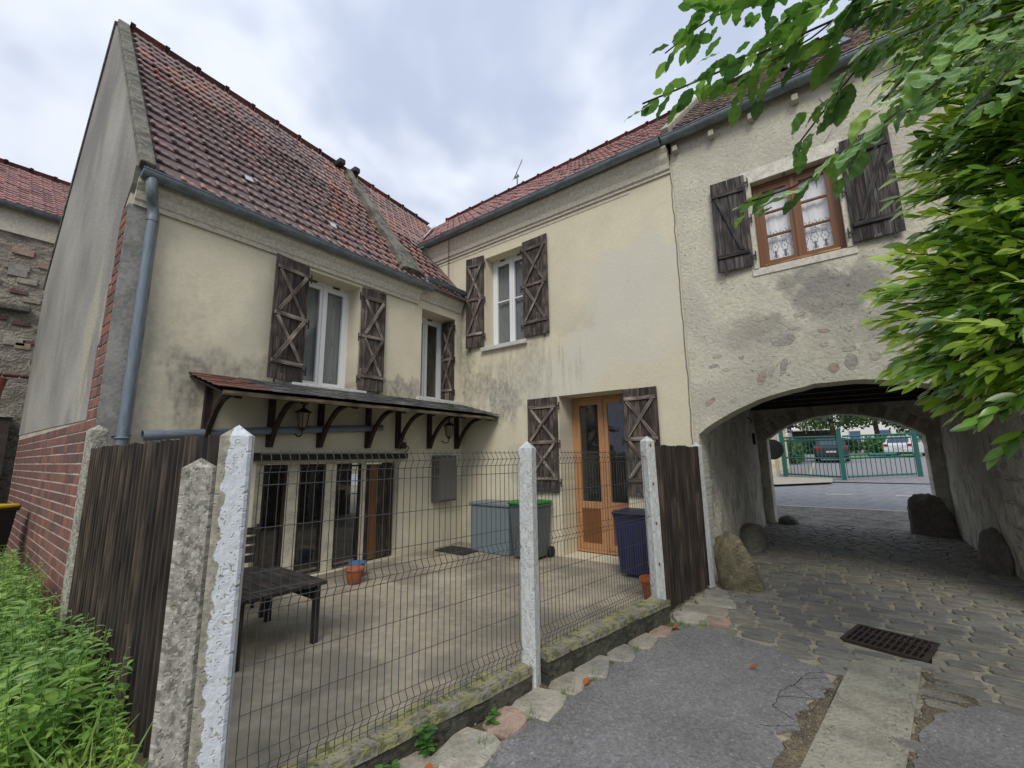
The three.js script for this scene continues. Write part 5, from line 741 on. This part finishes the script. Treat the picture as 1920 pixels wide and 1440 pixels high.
function foliage(tree, leaves, geos, mats, nparts, instName) { // leaves: {m, g, c}
  const cam = camera.position, b = base.get(tree), off = new THREE.Matrix4().makeTranslation(-b[0], -b[1], -b[2]), fwd = V(0, 0, -1).applyEuler(camera.rotation);
  for (const l of leaves) { const p = V(0, 0, 0).setFromMatrixPosition(l.m).sub(cam); l.d = p.length() + (p.clone().normalize().dot(fwd) < 0.52 ? 50 : 0); }
  leaves.sort((a, c) => a.d - c.d);
  leaves.slice(0, nparts).forEach((l) => { const m = new THREE.Mesh(geos[l.g], mats[l.c]); m.name = 'leaf'; m.castShadow = m.receiveShadow = true; m.applyMatrix4(off.clone().multiply(l.m)); tree.add(m); });
  const rest = leaves.slice(nparts);
  geos.forEach((g, gi) => mats.forEach((mt, ci) => { const l = rest.filter((q) => q.g === gi && q.c === ci); if (!l.length) return; const im = new THREE.InstancedMesh(g, mt, l.length); l.forEach((q, i) => im.setMatrixAt(i, tmpM.multiplyMatrices(off, q.m))); im.name = instName; im.castShadow = im.receiveShadow = true; im.userData = { kind: 'stuff' }; tree.add(im); }));
}
const bark = std({ map: woodTex, color: col(96, 84, 70), bumpMap: woodTex, bumpScale: 0.01 });
{ // cherry laurel at the right
  const t = thing('laurel_bush', 'large glossy cherry laurel hanging over the right side of the passage', 'shrub', [2.35, 0, -3.7]); const R = rng(101), rr = (a, b) => lerp(a, b, R()), leaves = [];
  const geos = [leafGeo(0.112, 0.042, 0.2, 0.15, 5), leafGeo(0.1, 0.038, 0.15, 0.4, 5), leafGeo(0.12, 0.045, 0.25, 0.02, 5)];
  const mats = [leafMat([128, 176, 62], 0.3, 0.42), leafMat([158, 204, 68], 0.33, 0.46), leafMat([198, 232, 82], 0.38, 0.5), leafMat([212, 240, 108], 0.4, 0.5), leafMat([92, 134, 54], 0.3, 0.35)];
  const cs = [[V(1.3, 3.05, -3.6), V(0.45, 0.65, 0.7), 150], [V(1.08, 2.4, -3.4), V(0.45, 0.42, 0.6), 150], [V(1.32, 3.9, -3.5), V(0.5, 0.8, 0.7), 140], [V(1.15, 2.12, -3.1), V(0.4, 0.2, 0.5), 30], [V(1.6, 3.2, -3.6), V(0.6, 1.6, 0.8), 120], [V(1.35, 4.9, -3.4), V(0.7, 0.8, 0.8), 70]];
  mk('trunk', tube([[2.35, 0, -3.7], [2.25, 1.0, -3.75], [2.05, 2.0, -3.8], [1.8, 3.2, -3.85], [1.6, 4.4, -3.7]], 0.07, 24, 8), bark, t);
  const tw = [];
  for (const [c, r, n] of cs) { mk('limb', tube([[2.15, 1.5, -3.78], [(2.15 + c.x) / 2, (1.5 + c.y) / 2 + 0.2, (c.z - 3.78) / 2], [c.x, c.y, c.z]], 0.035, 12, 6), bark, t);
    for (let i = 0; i < n; i++) {
      const v = V(R() - 0.5, R() - 0.5, R() - 0.5).normalize(); if (v.x > 0.35) v.x *= -1; const k = rr(0.4, 0.85), p = V(c.x + v.x * r.x * k, c.y + v.y * r.y * k, c.z + v.z * r.z * k);
      const d = V(v.x * 0.6 - 0.6, v.y * 0.5 + rr(-0.4, 0.3), v.z * 0.6 + 0.25 + rr(-0.3, 0.3)).normalize(), L = rr(0.3, 0.58), young = R() < 0.62 && k > 0.55;
      const e = p.clone().addScaledVector(d, L).add(V(0, -0.04, 0)); tw.push(rod(p, e, 0.0045, 4, 0.0025));
      const nl = Math.round(L / 0.034), side = d.clone().cross(V(0, 1, 0)).normalize(), up = side.clone().cross(d);
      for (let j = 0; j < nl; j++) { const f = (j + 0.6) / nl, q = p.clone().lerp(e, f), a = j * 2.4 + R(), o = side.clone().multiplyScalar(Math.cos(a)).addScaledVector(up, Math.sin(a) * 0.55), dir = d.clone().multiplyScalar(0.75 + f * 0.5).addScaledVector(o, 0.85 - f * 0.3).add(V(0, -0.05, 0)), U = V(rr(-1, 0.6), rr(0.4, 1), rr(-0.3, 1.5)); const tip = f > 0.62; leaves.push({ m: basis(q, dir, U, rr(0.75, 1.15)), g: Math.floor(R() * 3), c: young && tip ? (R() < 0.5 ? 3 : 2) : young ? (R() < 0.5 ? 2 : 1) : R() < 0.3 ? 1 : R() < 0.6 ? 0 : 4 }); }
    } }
  for (let i = 0; i < 4200; i++) { const [c, r] = cs[i % 6], v = V(R() - 0.5, R() - 0.5, R() - 0.5).normalize(), k = Math.cbrt(R()) * 0.85; leaves.push({ m: basis(V(c.x + v.x * r.x * k + 0.22, c.y + v.y * r.y * k, c.z + v.z * r.z * k), V(v.x - 0.3, v.y - 0.1, v.z), V(rr(-0.6, 0.6), 1, rr(-0.6, 0.6)), rr(0.8, 1.2)), g: i % 3, c: R() < 0.4 ? 0 : 4 }); }  // inner leaves limited to darker greens, crown self-shade put into their colour
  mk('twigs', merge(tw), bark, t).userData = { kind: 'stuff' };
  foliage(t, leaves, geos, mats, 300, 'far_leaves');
}
{ // overhanging tree branch with serrated oval leaves
  const t = thing('overhanging_tree', 'tree branches with oval leaves hanging in from the upper right', 'tree', [2.6, 0, -1.6]); const R = rng(202), rr = (a, b) => lerp(a, b, R()), leaves = [];
  const geos = [leafGeo(0.088, 0.05, 0.12, 0.15, 12, 0.05), leafGeo(0.072, 0.044, 0.25, 0.3, 12, 0.06), leafGeo(0.096, 0.052, 0.05, 0.08, 12, 0.05), leafGeo(0.05, 0.03, 0.3, 0.1, 10, 0.05)];
  const mats = [leafMat([114, 164, 68], 0.75, 0.5), leafMat([140, 190, 76], 0.75, 0.5), leafMat([88, 136, 60], 0.7, 0.45), leafMat([172, 214, 90], 0.75, 0.55)];
  mk('trunk', tube([[2.6, 0, -1.6], [2.55, 1.5, -1.6], [2.35, 3.0, -1.55], [1.8, 3.9, -1.5]], 0.11, 20, 10), bark, t);
  const br = [
    [[1.8, 3.9, -1.5], [1.0, 3.3, -1.45], [0.42, 3.0, -1.5], [0.19, 3.0, -1.58], [-0.02, 3.05, -1.62], [-0.24, 3.09, -1.65], [-0.5, 3.09, -1.62]],
    [[1.0, 3.3, -1.45], [0.4, 3.15, -1.5], [0.19, 3.1, -1.54], [-0.01, 3.22, -1.6], [-0.2, 3.33, -1.64], [-0.4, 3.3, -1.65]],
    [[1.8, 3.9, -1.5], [0.9, 2.95, -1.4], [0.42, 2.67, -1.44], [0.3, 2.58, -1.46], [0.18, 2.51, -1.47], [0.08, 2.45, -1.47], [-0.04, 2.41, -1.46], [-0.15, 2.4, -1.44]],
    [[1.0, 3.3, -1.45], [0.5, 2.95, -1.52], [0.32, 2.88, -1.57], [0.21, 2.85, -1.62], [0.11, 2.78, -1.66], [0.01, 2.7, -1.7]],
    [[1.0, 3.3, -1.45], [0.4, 3.3, -1.6], [0.17, 3.27, -1.69], [0.03, 3.17, -1.72], [-0.09, 3.06, -1.73], [-0.17, 3.02, -1.74]],
    [[0.9, 2.95, -1.4], [0.5, 2.75, -1.34], [0.34, 2.7, -1.39], [0.26, 2.62, -1.44], [0.21, 2.6, -1.49]],
    [[1.0, 3.3, -1.45], [0.5, 3.2, -1.45], [0.25, 3.0, -1.5], [0.1, 2.96, -1.55], [-0.1, 2.98, -1.6]],
    [[1.0, 3.3, -1.45], [0.6, 3.1, -1.35], [0.42, 2.98, -1.35], [0.3, 2.86, -1.4]],
    [[0.9, 2.95, -1.4], [0.62, 2.7, -1.4], [0.5, 2.58, -1.42], [0.4, 2.5, -1.45]]];
  br.forEach((pts, bi) => {
    const c = new THREE.CatmullRomCurve3(pts.map(([x, y, z]) => V(x, y + Math.max(0, x - 0.25) * 0.5, z - Math.max(0, x - 0.25) * 1.5))), L = c.getLength(); mk('branch', new THREE.TubeGeometry(c, 30, bi < 1 ? 0.004 : 0.003, 5), bark, t);
    const n = Math.round(L / 0.022); for (let i = 0; i < n; i++) { const f = (i + 0.5) / n, p = c.getPointAt(f), tg = c.getTangentAt(f); if (p.x > 1.3) continue; const sd = tg.clone().cross(V(0, 1, 0)).normalize().multiplyScalar(i % 2 ? 1 : -1);
      // side twigs carry the leaves in flat sprays
      const tl = (f > 0.93 ? 0.02 : rr(0.03, 0.17)) * (1.15 - 0.4 * f), te = p.clone().addScaledVector(tg, tl * 0.8).addScaledVector(sd, tl * 0.75).add(V(0, rr(-0.06, 0.03) * 0.8, 0)); const nn = f > 0.93 ? 1 : 1 + Math.floor(R() * 3.2);
      for (let j = 0; j < nn; j++) { const q = p.clone().lerp(te, (j + 1) / nn), s2 = (j % 2 ? -1 : 1) * (i % 2 ? 1 : -1); const dir = tg.clone().multiplyScalar(0.8).addScaledVector(tg.clone().cross(V(0, 1, 0)).normalize(), s2 * rr(0.3, 1)).add(V(0, rr(-0.55, -0.05), 0)); leaves.push({ m: basis(q, dir, V(rr(-0.5, 0.5), 1, rr(-0.4, 0.8)), rr(0.65, 1.15) * (1 - 0.35 * sstep(0.1, 0.7, p.x))), g: Math.floor(R() * 3.5), c: R() < 0.35 ? 0 : R() < 0.5 ? 1 : R() < 0.7 ? 2 : 3 }); }
    } });
  foliage(t, leaves, geos, mats, 300, 'far_leaves');
}
{ // weeds at the left in front of the gable and slat fence
  const R = rng(303), rr = (a, b) => lerp(a, b, R()), g = leafGeo(0.085, 0.03, 0.2, 0.3, 3), st = new THREE.CylinderGeometry(0.0022, 0.004, 1, 4).translate(0, 0.5, 0), mats = [[170, 214, 84], [148, 200, 74], [190, 226, 100], [126, 178, 66]].map((c) => leafMat(c, 0.6, 0.5)), L = mats.map(() => []), S = [];
  const w = new THREE.Group(); w.name = 'weeds'; w.userData = { kind: 'stuff' };
  for (let i = 0; i < 1700; i++) {
    const x = -2.5 - Math.pow(R(), 0.8) * 6.8, z = rr(-0.84, 0.75); if (x > -2.75 && z > -0.5) continue; if (z > -0.3 + (-2.5 - x) * 0.6 ) { if (R() < 0.5) continue; } const h = rr(0.2, 0.46) * (x < -3.2 ? 1.35 : 0.85), lean = V(rr(-0.14, 0.14), 1, rr(-0.14, 0.18)).normalize(), p0 = V(x, -0.05, z);
    S.push([p0, lean, h]); const sp = vn(x * 1.3 + 7, z * 2.2 + 3) + rr(-0.15, 0.15), n = Math.round(h / (sp > 0.55 ? 0.034 : 0.02)), ci = Math.floor(R() * 4), lsz = sp > 0.55 ? 1.7 : 0.85; for (let j = 0; j < n; j++) { const f = 0.15 + 0.85 * j / n, a = j * 2.4 + i, q = p0.clone().addScaledVector(lean, h * f), d = V(Math.cos(a), rr(-0.1, 0.55), Math.sin(a)); L[R() < 0.7 ? ci : Math.floor(R() * 4)].push(basis(q, d, V(0, 1, 0), rr(0.5, 1.35) * lsz * (1.2 - 0.55 * f))); }
  }
  L.forEach((l, k) => { const im = new THREE.InstancedMesh(g, mats[k], l.length); l.forEach((m, i) => im.setMatrixAt(i, m)); im.name = 'weed_leaves'; im.castShadow = im.receiveShadow = true; im.userData = { kind: 'stuff' }; w.add(im); });
  const im = new THREE.InstancedMesh(st, mats[1], S.length), q = new THREE.Quaternion(); S.forEach(([p, d, h], i) => im.setMatrixAt(i, tmpM.compose(p, q.setFromUnitVectors(V(0, 1, 0), d), V(1, h, 1)))); im.name = 'weed_stems'; im.userData = { kind: 'stuff' }; w.add(im);
  { const bl = leafGeo(0.34, 0.009, 0.3, 0.5, 5), gm = [[150, 190, 84], [172, 200, 104]].map((c) => leafMat(c, 0.6, 0.4)); gm.forEach((m) => { const im = new THREE.InstancedMesh(bl, m, 1100); for (let i = 0; i < 1100; i++) { const x = -2.5 - R() * 5.5, z = rr(-0.84, 0.5); im.setMatrixAt(i, basis(V(x, -0.03, z), V(rr(-0.7, 0.7), rr(0.7, 1.4), rr(-0.7, 0.7)), V(rr(-1, 1), 0.4, rr(-1, 1)), rr(0.6, 1.3))); } im.name = 'grass_blades'; im.castShadow = im.receiveShadow = true; im.userData = { kind: 'stuff' }; w.add(im); }); }
  // dry grass
  const gg = new THREE.InstancedMesh(new THREE.CylinderGeometry(0.0006, 0.002, 1, 3).translate(0, 0.5, 0), std({ color: col(166, 158, 96) }), 900); for (let i = 0; i < 900; i++) { const x = -2.55 - R() * 2.4, z = rr(-0.8, 0.1), d = V(rr(-1, 1), rr(0.3, 1), rr(-1, 1)).normalize(); gg.setMatrixAt(i, tmpM.compose(V(x, -0.03, z), q.setFromUnitVectors(V(0, 1, 0), d), V(1, rr(0.12, 0.36), 1))); } gg.name = 'dry_grass'; gg.userData = { kind: 'stuff' }; w.add(gg);
  scene.add(w);
}
{ // small plants and grass tufts in the joints
  const R = rng(404), rr = (a, b) => lerp(a, b, R()), g = leafGeo(0.055, 0.034, 0.15, 0.2, 4), mt = [leafMat([70, 124, 42], 0.6, 0.3), leafMat([92, 148, 54], 0.6, 0.3)];
  const weed = (label, x, z, n, h) => { const t = thing('wall_weed', label, 'plant', [x, 0, z], 'weeds at the foot of the low wall'); const leaves = []; for (let i = 0; i < n; i++) { const lean = V(rr(-0.35, 0.35), 1, rr(-0.35, 0.35)).normalize(), hh = h * rr(0.5, 1), bx = x + rr(-0.04, 0.04), bz = z + rr(-0.04, 0.04); mk('stem', rod(V(bx, 0, bz), V(bx, 0, bz).addScaledVector(lean, hh), 0.003, 4), mt[0], t); for (let j = 0; j < 9; j++) { const a = j * 2.4 + i; leaves.push([V(bx, 0, bz).addScaledVector(lean, hh * (0.25 + j / 11)), V(Math.cos(a), 0.25, Math.sin(a)), rr(0.6, 1.1)]); } } leaves.forEach(([p, d, s], i) => { const m = new THREE.Mesh(g, mt[i % 2]); m.name = 'leaf'; m.castShadow = m.receiveShadow = true; m.applyMatrix4(basis(p.sub(V(x, 0, z)), d, V(0, 1, 0), s)); t.add(m); }); };
  weed('bushy green weed against the low wall near the frame bottom', -1.98, -1.84, 5, 0.2); weed('small green weed in the stones left of the bushy weed', -2.02, -1.6, 2, 0.13); weed('low weed sprouting at the wall foot by the pinkish stone', -1.9, -2.28, 2, 0.07);
  const bl = new THREE.ConeGeometry(0.0022, 1, 3).translate(0, 0.5, 0), q = new THREE.Quaternion(), gm = std({ color: col(104, 138, 56) }), spots = [[-1.72, -2.46], [-1.66, -2.82], [-1.62, -3.12], [-1.55, -3.72], [-1.36, -4.5], [-1.22, -4.62], [-1.44, -4.44], [-1.78, -2.1], [-1.56, -4.62]], tot = spots.length * 26, im = new THREE.InstancedMesh(bl, gm, tot); let k = 0;
  for (const [x, z] of spots) for (let i = 0; i < 26; i++) { const d = V(rr(-0.7, 0.7), 1, rr(-0.7, 0.7)).normalize(); im.setMatrixAt(k++, tmpM.compose(V(x + rr(-0.04, 0.04), 0, z + rr(-0.05, 0.05)), q.setFromUnitVectors(V(0, 1, 0), d), V(1, rr(0.03, 0.1), 1))); } im.name = 'grass_tufts'; im.userData = { kind: 'stuff' }; scene.add(im);
  const dl = leafGeo(0.06, 0.045, 0.5, -0.4, 5), dm = std({ map: leafTex, color: col(176, 92, 44), side: THREE.DoubleSide });
  [['orange dead leaf lying alone on the asphalt', -0.72, -3.92, 0.4], ['orange dead leaf by the stones right of the middle post', -1.62, -2.98, 1.7], ['brown dead leaf in the gutter behind the orange one', -1.84, -3.05, 2.6], ['dry leaf at the end of the low wall', -1.42, -4.36, 0.9], ['pinkish dry leaf at the foot of the bushy weed', -1.86, -1.72, 2.2]].forEach(([l, x, z, a]) => { const m = solo('dead_leaf', dl, dm, l, 'leaf', [x, 0.018, z]); m.rotation.y = a; });
}
// trees and shrubs beyond the gate
{
  const R = rng(505), rr = (a, b) => lerp(a, b, R()), q = new THREE.Quaternion(), e = new THREE.Euler(), lg = leafGeo(0.3, 0.2, 0.2, 0.2, 2);
  const tree = (name, label, cat, x, z, h0, crown, mats, n, trunk) => { const y = gy(z), t = thing(name, label, cat, [x, y, z]); if (trunk) mk('trunk', tube([[x, y, z], [x + 0.05, y + h0 * 0.6, z], [x - 0.05, y + h0 + 1, z]], trunk, 8, 8), bark, t); else mk('stem', rod(V(x, y, z), V(x, y + h0, z), 0.05), bark, t);
    mats.forEach((c, k) => { const im = new THREE.InstancedMesh(lg, leafMat(c, 0.7, 0.3), n); for (let i = 0; i < n; i++) { const [cx, cy, cz, rx, ry, rz] = crown[Math.floor(R() * crown.length)], v = V(R() - 0.5, R() - 0.5, R() - 0.5).normalize().multiplyScalar(Math.cbrt(R())); e.set(R() * 6, R() * 6, R() * 6); const s = rr(0.6, 1.3); im.setMatrixAt(i, tmpM.compose(V(cx + v.x * rx, y + cy - y + v.y * ry - 0 + 0, cz + v.z * rz).sub(V(x, 0, z)), q.setFromEuler(e), V(s, s, s))); } im.name = 'crown'; im.userData = { kind: 'stuff' }; t.add(im); }); };
  const G1 = [[70, 104, 44], [92, 128, 54], [56, 86, 38]], PU = [[86, 40, 46], [66, 32, 38]];
  tree('broadleaf_tree', 'green tree with slim trunk right behind the dark car', 'tree', -0.2, -52, 2.4, [[0, 3.3, 0, 2.2, 1.2, 2], [-1.6, 3.1, 0, 1.6, 0.9, 1.5], [1.8, 3.3, 0, 1.6, 1.0, 1.5], [0.4, 4.6, 0, 2.4, 1.4, 2]].map((c) => [c[0] - 0.2, c[1], c[2] - 52, ...c.slice(3)]), G1, 650, 0.22);
  tree('broadleaf_tree', 'green tree with dark trunk right of the lawn', 'tree', 3.2, -55, 2.8, [[0, 3.9, 0, 2.2, 1.0, 2], [1.8, 3.5, 0, 1.8, 1.1, 1.5], [0, 5, 0, 2.6, 1.4, 2]].map((c) => [c[0] + 3.2, c[1], c[2] - 55, ...c.slice(3)]), G1, 600, 0.2);
  tree('purple_tree', 'dark purple leaved tree beside the cream lodge', 'tree', -4.2, -46, 2.0, [[-4.2, 3.6, -46, 1.7, 1.6, 1.6]], PU, 800, 0.15);
  tree('garden_shrub', 'green shrub at the left edge of the driveway', 'shrub', -2.3, -34, 0.4, [[-2.3, 0.7, -34, 0.5, 0.75, 2.2], [-2.6, 0.8, -38, 0.6, 0.9, 2.2]], G1, 500, 0);
  tree('garden_shrub', 'rounded bright green shrub near the white car', 'shrub', 4.2, -50, 0.5, [[4.2, 0.9, -50, 1.6, 1.0, 1.2], [2.9, 0.8, -51, 1.2, 0.8, 1]], [[98, 148, 58], [80, 124, 50]], 800, 0);
  tree('garden_shrub', 'low green shrub in front of the white block behind the lawn', 'shrub', 0.6, -56, 0.4, [[0.6, 0.7, -56, 1.6, 0.7, 0.9]], G1, 400, 0);
  tree('garden_shrub', 'low green shrub by the block porch left of the dark car', 'shrub', -2.6, -54, 0.4, [[-2.6, 0.7, -54, 1.4, 0.7, 0.9]], G1, 400, 0);
  tree('tall_evergreen', 'dark bushy tree filling the right of the arch view', 'tree', 6.6, -56, 2.0, [[6.6, 3.4, -56, 2.6, 2.4, 2], [9, 3.2, -57, 2, 2.2, 2]], [[44, 70, 36], [62, 92, 44]], 900, 0.2);
}
renderer.render(scene, camera);
